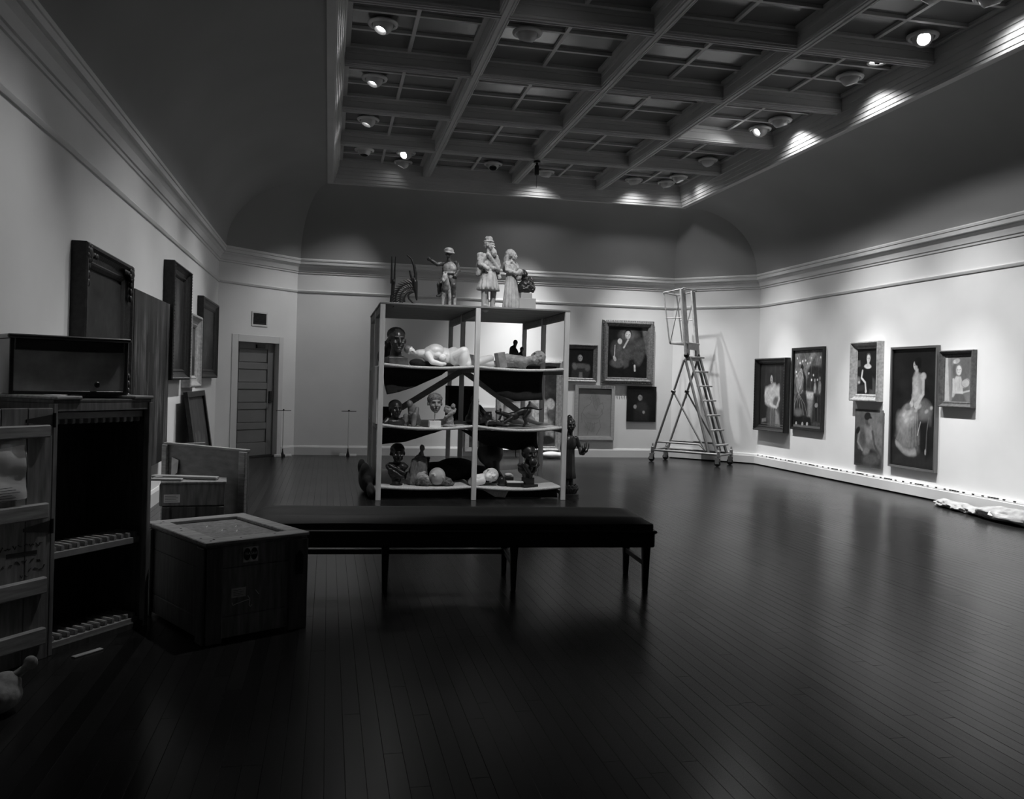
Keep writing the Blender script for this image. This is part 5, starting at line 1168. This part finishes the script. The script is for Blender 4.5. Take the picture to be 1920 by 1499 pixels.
blob('headband', [E_((0, 0.012, 0.80), (0.064, 0.07, 0.018)), E_((0, 0.015, 0.832), (0.048, 0.052, 0.038))], M_plaster, t, 0.005, 2, rough=(0.005, 40))

# --- smaller woman in long robe holding something
t = sculpt('saint_figure', 'smaller pale statue of robed woman holding a bundle before her', 1.545, 0.24, ZT, R(42), GT)
fluted([(0.062, 0.47), (0.075, 0.42), (0.085, 0.34), (0.10, 0.22), (0.115, 0.10), (0.125, 0.03), (0.12, 0.0)], 11, 0.075, seed=5, sway=0.02).build('robe', M_plaster, t, smooth=True, angle=1.4)
hd = at(head(0.115, True), (0.0, -0.02, 0.59), R(12))
blob('upper_body', [E_((0, 0.0, 0.49), (0.085, 0.064, 0.10)), hd, P_([(-0.08, 0.0, 0.545), (-0.105, -0.02, 0.46), (-0.03, -0.095, 0.43)], 0.036, 0.024), P_([(0.08, 0.0, 0.545), (0.105, -0.03, 0.47), (0.04, -0.10, 0.45)], 0.036, 0.024), E_((0.015, -0.115, 0.445), (0.045, 0.035, 0.04)), E_((0.03, -0.09, 0.39), (0.04, 0.035, 0.045)), C_((-0.05, -0.03, 0.57), (0.05, -0.06, 0.5), 0.02)], M_plaster, t, 0.005, 1, rough=(0.007, (38, 38, 18)))
blob('veil', [E_((0, 0.02, 0.675), (0.062, 0.064, 0.058)), C_((0, 0.055, 0.65), (0, 0.07, 0.50), 0.045, 0.055), C_((-0.045, 0.03, 0.65), (-0.07, 0.03, 0.53), 0.022, 0.03), C_((0.045, 0.03, 0.65), (0.07, 0.03, 0.53), 0.022, 0.03)], M_plaster, t, 0.006, 1, rough=(0.006, 30))

# --- rough dark bust on stepped plinth
t = sculpt('rough_bust', 'rough dark bronze bust on stepped grey plinth at right end', 1.735, 0.26, ZT, 0.05, GT)
MB().bx(-0.10, 0.11, -0.08, 0.08, 0.0, 0.14).build('plinth', M_pl, t, 0.003); MB().bx(-0.075, 0.065, -0.065, 0.065, 0.14, 0.205).build('plinth_step', M_pl, t, 0.003)
blob('bust', [E_((0.0, 0.0, 0.285), (0.095, 0.06, 0.085)), E_((0.055, 0.01, 0.32), (0.05, 0.05, 0.09)), C_((-0.01, 0, 0.34), (-0.03, -0.01, 0.40), 0.04, 0.035), E_((-0.03, -0.015, 0.435), (0.042, 0.046, 0.055)), E_((-0.03, -0.06, 0.43), (0.012, 0.016, 0.014)), E_((0.08, 0, 0.27), (0.04, 0.04, 0.05)), E_((-0.06, 0.0, 0.26), (0.045, 0.045, 0.06))], M_bronze, t, 0.005, 1, rough=(0.014, 26))

# --- upper shelf
Z1 = ZS[0] - 0.026
t = sculpt('portrait_bust', 'dark bronze bust of a man with cropped hair on square block', 0.19, 0.24, Z1, R(12), G1)
blob('base_block', [B_((0, 0.02, 0.055), (0.235, 0.17, 0.105), (0, 0, .03)), E_((0, 0.02, 0.10), (0.11, 0.08, 0.03))], mat('grey_bronze', 0.09, 0.4, metal=0.3, var=0.4, scale=12), t, 0.007, 3)
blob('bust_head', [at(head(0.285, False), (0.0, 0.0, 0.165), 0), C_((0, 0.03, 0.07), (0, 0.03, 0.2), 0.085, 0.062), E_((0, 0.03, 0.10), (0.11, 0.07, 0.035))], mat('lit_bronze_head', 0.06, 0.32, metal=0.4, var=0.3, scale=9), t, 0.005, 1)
blob('cropped_hair', [E_((0, 0.045, 0.378), (0.107, 0.122, 0.088))], M_black_st, t, 0.006, 1, rough=(0.003, 60))
t = sculpt('spiky_figure', 'black spiky sculpture half hidden behind the cropped-hair bust', 0.07, 0.55, Z1 + 0.02, 0, G1)
blob('mass', [E_((0, 0, 0.10), (0.09, 0.08, 0.11)), C_((0.02, 0, 0.15), (0.07, 0, 0.34), 0.05, 0.03), C_((0.07, 0, 0.34), (0.05, 0, 0.385), 0.025, 0.012), C_((0.02, 0, 0.25), (-0.05, 0, 0.30), 0.02, 0.01), E_((0.06, 0, 0.25), (0.06, 0.05, 0.08))], M_black_st, t, 0.008, 1)
# white reclining nude
t = sculpt('reclining_nude', 'white marble reclining nude lying along the upper shelf', 0.40, 0.22, Z1 - 0.008, 0, G1)
blob('body', [at(head(0.125, True), (0.0, 0.0, 0.175), 0, (0.25, -1.15, 0.1)), C_((0.05, 0.02, 0.17), (0.13, 0.04, 0.165), 0.045, 0.06),
              E_((0.22, 0.05, 0.165), (0.13, 0.115, 0.11), (0, -.25, 0)), E_((0.25, 0.03, 0.205), (0.11, 0.10, 0.085)), E_((0.36, 0.06, 0.14), (0.11, 0.10, 0.11)), E_((0.47, 0.05, 0.145), (0.10, 0.105, 0.115)), E_((0.585, -0.04, 0.13), (0.072, 0.095, 0.135)),
              P_([(0.15, -0.04, 0.15), (0.20, -0.10, 0.07), (0.31, -0.12, 0.045)], 0.042, 0.026), E_((0.335, -0.125, 0.05), (0.032, 0.022, 0.02)), P_([(0.18, 0.1, 0.22), (0.30, 0.10, 0.22), (0.37, -0.02, 0.16)], 0.04, 0.024),
              E_((0.27, -0.045, 0.15), (0.045, 0.045, 0.04)), E_((0.32, -0.05, 0.12), (0.045, 0.045, 0.04)),
              P_([(0.50, 0.0, 0.15), (0.575, -0.06, 0.20), (0.63, -0.07, 0.055)], 0.078, 0.05), P_([(0.52, 0.05, 0.11), (0.72, 0.08, 0.11), (0.98, 0.10, 0.07)], 0.085, 0.042), P_([(0.63, -0.07, 0.06), (0.78, 0.04, 0.10), (0.93, 0.08, 0.14)], 0.055, 0.042), E_((0.97, 0.10, 0.05), (0.05, 0.025, 0.03))], M_marble, t, 0.006, 2)
blob('hair', [at([E_((0, .13, .72), (.40, .45, .36)), E_((0, .34, .62), (.28, .24, .26))], (0.0, 0.0, 0.175), 0, (0.25, -1.15, 0.1), 0.125)], M_carv, t, 0.005, 1)
blob('support', [E_((0.03, 0.03, 0.055), (0.09, 0.07, 0.05)), E_((0.24, 0.05, 0.04), (0.25, 0.10, 0.04))], M_blanket, t, 0.008, 2)
# bust lying on its side
t = sculpt('toppled_bust', 'grey bust with square base lying on its side on upper shelf', 1.45, 0.20, Z1 - 0.008, R(-4), G1)
blob('base_block', [B_((-0.015, 0, 0.115), (0.095, 0.17, 0.19), (0, -0.2, 0.15))], M_terra, t, 0.006, 2)
blob('bust', [C_((0.06, 0.01, 0.115), (0.17, 0.01, 0.11), 0.085, 0.075), E_((0.22, 0, 0.10), (0.10, 0.13, 0.08), (0, .35, 0)), C_((0.26, 0, 0.11), (0.36, 0, 0.13), 0.055, 0.05), at(head(0.21, True), (0.345, -0.01, 0.115), 0, (0.2, 1.2, 0.5))], M_terra, t, 0.006, 1, rough=(0.004, 40))
t = sculpt('twin_figurine', 'two small dark standing figures on one base behind toppled bust', 1.74, 0.66, Z1 + 0.004, 0, G1)
blob('figures', [E_((-0.03, 0, 0.05), (0.12, 0.07, 0.05)), C_((-0.055, 0, 0.08), (-0.06, 0, 0.26), 0.065, 0.045), C_((-0.05, 0, 0.27), (-0.035, 0, 0.31), 0.022), E_((-0.032, -0.005, 0.345), (0.030, 0.034, 0.036)), C_((0.05, 0, 0.06), (0.045, 0, 0.20), 0.045, 0.032), E_((0.055, 0, 0.265), (0.026, 0.028, 0.030)), C_((0.05, 0, 0.2), (0.053, 0, 0.24), 0.018), P_([(-0.03, -0.03, 0.25), (0.0, -0.05, 0.18), (0.03, -0.03, 0.16)], 0.02)], M_bronze, t, 0.006, 2)

# --- middle shelf
Z2 = ZS[1] - 0.034
t = sculpt('dark_box', 'dark box-like block at left end of the middle shelf', 0.075, 0.5, Z2 + 0.02, 0.2, G2)
blob('block', [B_((0, 0, 0.10), (0.14, 0.16, 0.20)), E_((0.06, -0.02, 0.05), (0.10, 0.08, 0.05))], M_black_st, t, 0.01, 2)
t = sculpt('portrait_bust', 'dark bust of a stern man with hooded eyes on middle shelf', 0.195, 0.22, Z2 + 0.004, R(14), G2)
blob('bust', [at(head(0.205, True), (0, 0, 0.10), 0), E_((0, 0.03, 0.045), (0.14, 0.09, 0.055)), C_((-0.09, 0.02, 0.07), (-0.13, 0.0, 0.03), 0.035), C_((0.09, 0.02, 0.07), (0.13, 0.0, 0.03), 0.035)], M_bronze, t, 0.006, 1)
t = sculpt('crouching_figure', 'dark crouching figure bent over, right of stern bust', 0.415, 0.30, Z2, R(-30), G2)
blob('figure', [E_((0, 0.02, 0.09), (0.07, 0.075, 0.09)), C_((0, 0, 0.12), (-0.02, -0.02, 0.22), 0.065, 0.05), E_((-0.03, -0.055, 0.265), (0.038, 0.042, 0.046)), P_([(0.05, -0.02, 0.21), (0.07, -0.08, 0.13), (0.0, -0.10, 0.16)], 0.026, 0.02), P_([(0.05, 0.02, 0.06), (0.06, -0.10, 0.14), (0.05, -0.11, 0.01)], 0.042, 0.026), P_([(-0.04, 0.02, 0.06), (-0.06, -0.09, 0.12), (-0.06, -0.10, 0.01)], 0.042, 0.026)], M_carv, t, 0.006, 2)
t = sculpt('mounted_head', 'grey stone head on thin rod and white cube mount', 0.645, 0.12, Z2, R(4), G2)
MB().bx(-0.068, 0.068, -0.05, 0.05, 0.0, 0.078).build('mount_cube', M_paper, t, 0.003)
MB().tube([(0, 0, 0.078), (0, 0, 0.19)], 0.006, 8).build('rod', M_paper, t, smooth=True)
blob('stone_head', [at(head(0.225, False, True, False), (0, 0, 0.17), 0)], M_terra, t, 0.005, 1)
blob('hair_cap', [at([E_((0, .10, .74), (.40, .46, .30)), E_((0, .26, .6), (.36, .3, .3))], (0, 0, 0.17), 0, None, 0.225)], mat('rough_stone_hair', 0.13, 0.8, var=0.4, scale=40, bump=0.4), t, 0.005, 1, rough=(0.006, 60))
t = sculpt('entwined_group', 'small grey statuette of entwined figures beside the mounted head', 0.83, 0.16, Z2 - 0.002, 0, G2)
rg = random.Random(5); ps = [E_((0, 0, 0.02), (0.085, 0.06, 0.025)), C_((0, 0, 0.03), (0.0, 0, 0.2), 0.05, 0.035)]
for k in range(7):
    a_ = k * 0.9; ps += P_([(0.055 * math.cos(a_), 0.04 * math.sin(a_), 0.03 * k), (0.06 * math.cos(a_ + 1.1), 0.045 * math.sin(a_ + 1.1), 0.03 * k + 0.04), (0.04 * math.cos(a_ + 2.0), 0.04 * math.sin(a_ + 2.0), 0.03 * k + 0.06)], 0.022, 0.015)
ps += [E_((0.035, -0.01, 0.255), (0.028, 0.03, 0.032)), E_((-0.04, -0.02, 0.20), (0.025, 0.027, 0.03)), P_([(0.02, 0, 0.22), (-0.05, 0, 0.25), (-0.06, 0, 0.20)], 0.016)]
blob('group', ps, M_terra, t, 0.005, 1, rough=(0.006, 40))
a = Art(.34, .42, .006, 41); a.tex(.5, 8).ell(.5, .5, .3, .35, .014, 0, .8)
picture('framed_picture', 'nearly black framed picture standing on the middle shelf behind statuettes', a, .44, .50, .045, .04, 'box', M_fr_black, (RX + 1.22, RY + 1.88, ZS[1] - 0.05), 0, G2, tilt=-0.04)
t = sculpt('seated_figure', 'black seated figure behind the centre post on middle shelf', 1.165, 0.36, Z2 + 0.01, R(40), G2)
blob('figure', [E_((0.02, 0.03, 0.08), (0.11, 0.11, 0.085)), C_((0, 0.02, 0.12), (-0.01, 0.0, 0.24), 0.08, 0.06), at(head(0.115, True), (-0.01, -0.01, 0.255), 0), P_([(0.08, 0, 0.23), (0.13, -0.06, 0.14), (0.06, -0.13, 0.11)], 0.03, 0.022), P_([(0.03, 0, 0.06), (0.08, -0.14, 0.09), (0.09, -0.16, 0.01)], 0.045, 0.03), C_((0.09, 0, 0.05), (0.23, -0.02, 0.03), 0.05, 0.03)], M_black_st, t, 0.007, 2)
t = sculpt('stretching_animal', 'slim black bronze animal with long curled tail on middle shelf', 1.62, 0.24, Z2 + 0.012, 0, G2)
MB().bx(-0.30, 0.42, -0.10, 0.14, -0.014, 0.0).build('base_slab', M_board, t, 0.003)
blob('animal', [E_((0.10, 0, 0.19), (0.115, 0.042, 0.042), (0, -.38, 0)), E_((0.0, 0, 0.135), (0.075, 0.045, 0.05)), C_((-0.05, 0, 0.13), (-0.15, -0.01, 0.165), 0.034, 0.024), E_((-0.19, -0.012, 0.175), (0.045, 0.026, 0.026), (0, .3, 0)), E_((-0.165, -0.03, 0.205), (0.01, 0.008, 0.022)), E_((-0.165, 0.01, 0.205), (0.01, 0.008, 0.022)),
                P_([(-0.03, -0.03, 0.11), (-0.13, -0.035, 0.05), (-0.24, -0.035, 0.012)], 0.026, 0.012), P_([(-0.03, 0.03, 0.11), (-0.11, 0.035, 0.045), (-0.21, 0.035, 0.012)], 0.026, 0.012),
                P_([(0.18, -0.03, 0.20), (0.125, -0.035, 0.12), (0.145, -0.035, 0.06), (0.115, -0.035, 0.01)], 0.032, 0.010), P_([(0.18, 0.03, 0.20), (0.15, 0.035, 0.11), (0.17, 0.035, 0.06), (0.14, 0.035, 0.01)], 0.032, 0.010),
                P_([(0.21, 0, 0.235), (0.27, 0, 0.225), (0.32, 0, 0.215), (0.355, 0, 0.225)], 0.013, 0.007)], M_black_st, t, 0.005, 2)
t = sculpt('crawling_figurine', 'small dark crawling figurine at left of the slim black animal', 1.33, 0.20, Z2 + 0.002, 0, G2)
blob('figure', [E_((0.0, 0, 0.065), (0.07, 0.04, 0.04)), E_((-0.02, -0.01, 0.145), (0.036, 0.038, 0.042)), C_((0, 0, 0.08), (-0.015, 0, 0.12), 0.03), P_([(0.05, -0.02, 0.07), (0.12, -0.02, 0.05), (0.20, -0.02, 0.02)], 0.026, 0.016), P_([(-0.04, -0.02, 0.06), (-0.06, -0.04, 0.012)], 0.02, 0.016), P_([(0.02, 0.02, 0.05), (0.06, 0.03, 0.012)], 0.024, 0.016)], M_bronze, t, 0.005, 2)
t = sculpt('pale_hound', 'pale reclining hound sculpture with curled tail, behind the black animal', 1.83, 0.80, Z2 + 0.01, 0, G2)
blob('hound', [E_((0.0, 0, 0.075), (0.19, 0.075, 0.07)), E_((0.06, 0, 0.13), (0.09, 0.065, 0.09)), C_((0.09, 0, 0.17), (0.13, 0, 0.245), 0.05, 0.04), C_((0.14, 0, 0.255), (0.215, 0, 0.215), 0.036, 0.02), E_((0.12, -0.03, 0.285), (0.015, 0.01, 0.028)), E_((0.12, 0.03, 0.285), (0.015, 0.01, 0.028)), P_([(0.1, -0.05, 0.07), (0.2, -0.06, 0.03), (0.28, -0.06, 0.02)], 0.032, 0.018), P_([(-0.1, -0.05, 0.06), (0.0, -0.09, 0.03), (0.08, -0.09, 0.02)], 0.045, 0.02),
               P_([(-0.17, 0, 0.05), (-0.28, -0.03, 0.03), (-0.36, -0.06, 0.025)], 0.022, 0.014)], M_pale, t, 0.007, 3)
t = sculpt('pale_figurines', 'little pale reclining figurine lying among dark ones, middle shelf', 1.56, 0.40, Z2 + 0.0, 0, G2)
blob('figure', [C_((-0.17, 0, 0.035), (0.0, 0, 0.03), 0.032, 0.028), C_((0.0, 0, 0.03), (0.22, 0.0, 0.02), 0.026, 0.014), E_((-0.21, 0, 0.05), (0.03, 0.028, 0.03)), C_((-0.1, 0, 0.05), (-0.06, 0, 0.14), 0.02, 0.012), C_((-0.14, 0, 0.05), (-0.16, 0, 0.12), 0.02, 0.012), C_((-0.02, 0, 0.05), (-0.01, 0, 0.10), 0.016, 0.01)], M_plaster, t, 0.005, 2)

# --- bottom shelf
Z3 = ZS[2] - 0.018
t = sculpt('large_bust', 'large dark bust with draped shoulder on small round foot', 0.225, 0.26, Z3, R(-10), G3)
MB().lathe([(0.001, 0), (0.075, 0), (0.078, 0.012), (0.05, 0.02), (0.04, 0.05), (0.05, 0.062), (0.001, 0.064)], n=24).build('round_foot', M_black_st, t, smooth=True)
blob('bust', [E_((0, 0.02, 0.17), (0.105, 0.08, 0.115)), E_((-0.06, 0.02, 0.22), (0.075, 0.07, 0.05)), E_((0.06, 0.02, 0.22), (0.075, 0.07, 0.05)), at(head(0.225, True), (0.01, 0.0, 0.265), R(15)), C_((-0.10, -0.05, 0.21), (0.08, -0.06, 0.10), 0.022, 0.02), C_((-0.08, -0.055, 0.24), (0.10, -0.06, 0.15), 0.018, 0.018), C_((0, 0.02, 0.06), (0, 0.02, 0.12), 0.055)], M_bronze, t, 0.006, 1, rough=(0.005, (12, 12, 40)))
t = sculpt('cloaked_figurine', 'grey cloaked figurine with tiny head between bust and candlestick', 0.475, 0.32, Z3 + 0.004, 0.2, G3)
blob('cloak', [C_((0, 0, 0.07), (0.035, 0, 0.27), 0.135, 0.085), C_((0.04, 0, 0.27), (0.045, 0, 0.36), 0.07, 0.03), E_((-0.03, -0.01, 0.06), (0.11, 0.08, 0.06)), C_((0.045, -0.01, 0.33), (0.048, -0.01, 0.39), 0.028, 0.022), E_((0.05, -0.015, 0.435), (0.030, 0.034, 0.040)), C_((-0.06, -0.05, 0.28), (-0.08, -0.06, 0.02), 0.03, 0.035), C_((0.06, -0.05, 0.28), (0.09, -0.05, 0.02), 0.03, 0.035), C_((0.0, -0.07, 0.26), (0.01, -0.08, 0.03), 0.026, 0.032)], mat('brown_stone', 0.13, 0.7, var=0.3, scale=16), t, 0.006, 1, rough=(0.007, (30, 30, 8)))
t = sculpt('twisted_candlestick', 'small dark twisted candlestick behind the cloaked figurine', 0.635, 0.62, Z3 + 0.03, 0, G3)
tw = MB().lathe([(0.001, 0), (0.045, 0), (0.045, 0.015), (0.02, 0.03), (0.014, 0.05)], n=18).lathe([(0.014, 0.24), (0.028, 0.25), (0.03, 0.27), (0.02, 0.275), (0.001, 0.275)], n=18)
tw.build('foot_and_cup', M_black_st, t, smooth=True)
for ph in (0, PI): MB().tube([(0.011 * math.cos(k * 0.7 + ph), 0.011 * math.sin(k * 0.7 + ph), 0.045 + k * 0.0085) for k in range(25)], 0.012, 8).build('twisted_strand', M_black_st, t, smooth=True)
t = sculpt('capped_head', 'pale head in a ribbed cap lying on bottom shelf, left', 0.68, 0.18, Z3, 0, G3)
blob('cap', [E_((0.02, 0, 0.115), (0.10, 0.105, 0.105))] + [C_((0.02 + 0.098 * math.cos(k * .5), -0.02 - 0.08 * abs(math.sin(k * .3)), 0.05 + 0.02 * k), (0.02 + 0.06 * math.cos(k * .5 + .3), -0.085, 0.11 + 0.008 * k), 0.012) for k in range(6)], M_pale, t, 0.006, 2)
blob('face', [at(head(0.19, False), (-0.06, 0.02, 0.07), 0, (0.2, -1.3, -0.5))], M_pale, t, 0.006, 1)
blob('hair', [E_((-0.14, -0.01, 0.06), (0.06, 0.07, 0.055)), E_((-0.19, 0.0, 0.045), (0.04, 0.05, 0.04)), E_((-0.11, -0.04, 0.045), (0.05, 0.05, 0.04)), E_((0.12, 0.0, 0.055), (0.09, 0.07, 0.055), (0, .4, 0)), E_((0.17, 0, 0.03), (0.06, 0.05, 0.03))], mat('dark_grey_stone', 0.10, 0.7, var=0.4, scale=20), t, 0.006, 1, rough=(0.012, 30))
t = sculpt('fallen_head', 'white marble head lying on its back, face up', 1.27, 0.16, Z3 - 0.006, 0, G3)
blob('marble_head', [at(head(0.215, True), (-0.02, 0, 0.115), 0, (-0.42, 1.42, 0.0)), C_((-0.04, 0, 0.075), (-0.14, 0, 0.06), 0.055, 0.06), E_((-0.16, 0, 0.055), (0.03, 0.07, 0.055))], M_marble, t, 0.006, 1)
t = sculpt('abstract_torso', 'big black swelling sculpture narrowing downward, right of centre post', 1.385, 0.46, Z3 + 0.02, 0, G3)
blob('torso', [E_((0, 0, 0.36), (0.165, 0.12, 0.17)), E_((-0.04, 0, 0.47), (0.11, 0.10, 0.10)), E_((0.04, 0, 0.47), (0.11, 0.10, 0.10)), C_((0.02, 0, 0.25), (0.06, 0, 0.05), 0.10, 0.07), C_((0.07, 0, 0.12), (0.15, -0.04, 0.02), 0.06, 0.04), E_((0.05, 0, 0.03), (0.10, 0.09, 0.04))], M_black_st, t, 0.009, 4)
t = sculpt('egg_stone', 'dark egg-shaped stone beside the marble head', 1.485, 0.20, Z3 - 0.006, 0, G3)
blob('stone', [E_((0, 0, 0.062), (0.045, 0.05, 0.062)), E_((0.0, 0, 0.02), (0.055, 0.05, 0.02))], M_bronze, t, 0.006, 2)
t = sculpt('pale_rock', 'small pale rough rock on dark block near haloed bust', 1.595, 0.36, Z3 - 0.004, 0.1, G3)
blob('rock', [E_((0, 0, 0.125), (0.05, 0.045, 0.03)), B_((0.02, 0, 0.12), (0.07, 0.06, 0.035), (0.2, .3, .3))], M_marble, t, 0.006, 1)
MB().bx(-0.055, 0.06, -0.05, 0.05, 0.0, 0.098).build('dark_block', M_bronze, t, 0.006)
t = sculpt('white_slab', 'thin white slab resting on black book beside haloed bust', 1.64, 0.20, Z3 - 0.008, -0.05, G3)
MB().bx(-0.10, 0.11, -0.06, 0.06, 0.0, 0.05).build('black_book', M_black_st, t, 0.004); MB().bx(-0.095, 0.105, -0.058, 0.055, 0.05, 0.066).build('slab', M_marble, t, 0.003)
t = sculpt('haloed_bust', 'dark bronze bearded bust with thin wire halo on stepped base', 1.805, 0.18, Z3 - 0.004, R(18), G3)
MB().bx(-0.10, 0.10, -0.08, 0.08, 0.0, 0.03).build('base_plate', M_black_st, t, 0.003); MB().bx(-0.06, 0.06, -0.055, 0.055, 0.03, 0.11).build('base_block', M_black_st, t, 0.004)
blob('bust', [E_((0, 0.02, 0.21), (0.13, 0.08, 0.075)), C_((-0.07, 0.0, 0.23), (-0.13, -0.01, 0.26), 0.05, 0.025), C_((0.07, 0.0, 0.23), (0.13, -0.01, 0.26), 0.05, 0.025), C_((0, 0.01, 0.10), (0, 0.01, 0.19), 0.06, 0.08), at(head(0.215, True), (0, -0.02, 0.29), 0), E_((0, -0.11, 0.30), (0.05, 0.04, 0.055)), C_((-0.1, -0.05, 0.28), (-0.02, -0.075, 0.16), 0.02), C_((0.1, -0.05, 0.28), (0.02, -0.075, 0.16), 0.02)], M_bronze, t, 0.006, 1)
MB().tube([(0.155 * math.cos(R(-20 + k * 11)), 0.05, 0.40 + 0.155 * math.sin(R(-20 + k * 11))) for k in range(21)], 0.005, 6).build('wire_halo', M_nail, t, smooth=True)

# ------------------------------------------------------------------ standing robed figure with a raised open hand, beside the rack
t = thing('standing_deity', 'dark robed standing statue with raised open hand on lotus base beside rack', 'sculpture', (RX + 2.335, RY + 0.22, 0), R(10))
MB().lathe([(0.001, 0), (0.125, 0), (0.125, 0.045), (0.11, 0.05), (0.001, 0.05)], n=28).build('foot_disc', M_black_st, t, smooth=True)
pet = MB().sphere((0, 0, 0), (0.03, 0.014, 0.05), 8).mesh('lotus_petal'); pet.materials.append(M_bronze)
for p in pet.polygons: p.use_smooth = True
for row in range(2):
    for k in range(14):
        a_ = 2 * PI * (k + row * .5) / 14; q = shared('lotus_petal', pet, t, (0.095 * math.cos(a_), 0.095 * math.sin(a_), 0.085 + row * 0.028)); q.rotation_euler = (0.5 - row * 0.25, 0, a_ + PI / 2)
MB().lathe([(0.08, 0.05), (0.10, 0.10), (0.095, 0.13), (0.001, 0.135)], n=24).build('lotus_core', M_bronze, t, smooth=True)
fluted([(0.05, 0.66), (0.062, 0.58), (0.068, 0.45), (0.075, 0.32), (0.085, 0.24), (0.08, 0.23)], 8, 0.06, seed=8).build('robe', M_bronze, t, smooth=True, angle=1.4)
blob('body', [E_((0, 0.0, 0.66), (0.085, 0.06, 0.11)), C_((-0.03, 0, 0.25), (-0.03, 0, 0.14), 0.028), C_((0.03, 0, 0.25), (0.03, 0, 0.14), 0.028), C_((0, 0, 0.25), (0, 0, 0.5), 0.05), at(head(0.17, True, True), (-0.005, -0.01, 0.80), R(-10)), E_((-0.01, 0.01, 0.975), (0.035, 0.035, 0.04)), P_([(0.08, 0, 0.72), (0.125, -0.03, 0.60), (0.10, -0.10, 0.55)], 0.034, 0.024), P_([(-0.08, 0, 0.72), (-0.11, -0.01, 0.60), (-0.10, -0.04, 0.48)], 0.034, 0.022),
              # the open hand: palm, four fingers of different lengths, thumb from the side
              E_((0.115, -0.125, 0.555), (0.034, 0.022, 0.030)), P_([(0.125, -0.13, 0.57), (0.165, -0.14, 0.585), (0.185, -0.14, 0.62), (0.188, -0.135, 0.67)], 0.011, 0.007), P_([(0.115, -0.14, 0.575), (0.135, -0.155, 0.605), (0.145, -0.155, 0.64), (0.147, -0.15, 0.685)], 0.011, 0.007),
              P_([(0.10, -0.145, 0.575), (0.112, -0.16, 0.605), (0.12, -0.16, 0.635), (0.122, -0.155, 0.67)], 0.0105, 0.007), P_([(0.088, -0.14, 0.57), (0.09, -0.155, 0.595), (0.094, -0.155, 0.62), (0.095, -0.15, 0.645)], 0.0095, 0.006), P_([(0.125, -0.11, 0.55), (0.16, -0.10, 0.555), (0.19, -0.10, 0.575)], 0.012, 0.008)], M_bronze, t, 0.0045, 2)

bpy.data.scenes.remove(TMPS)
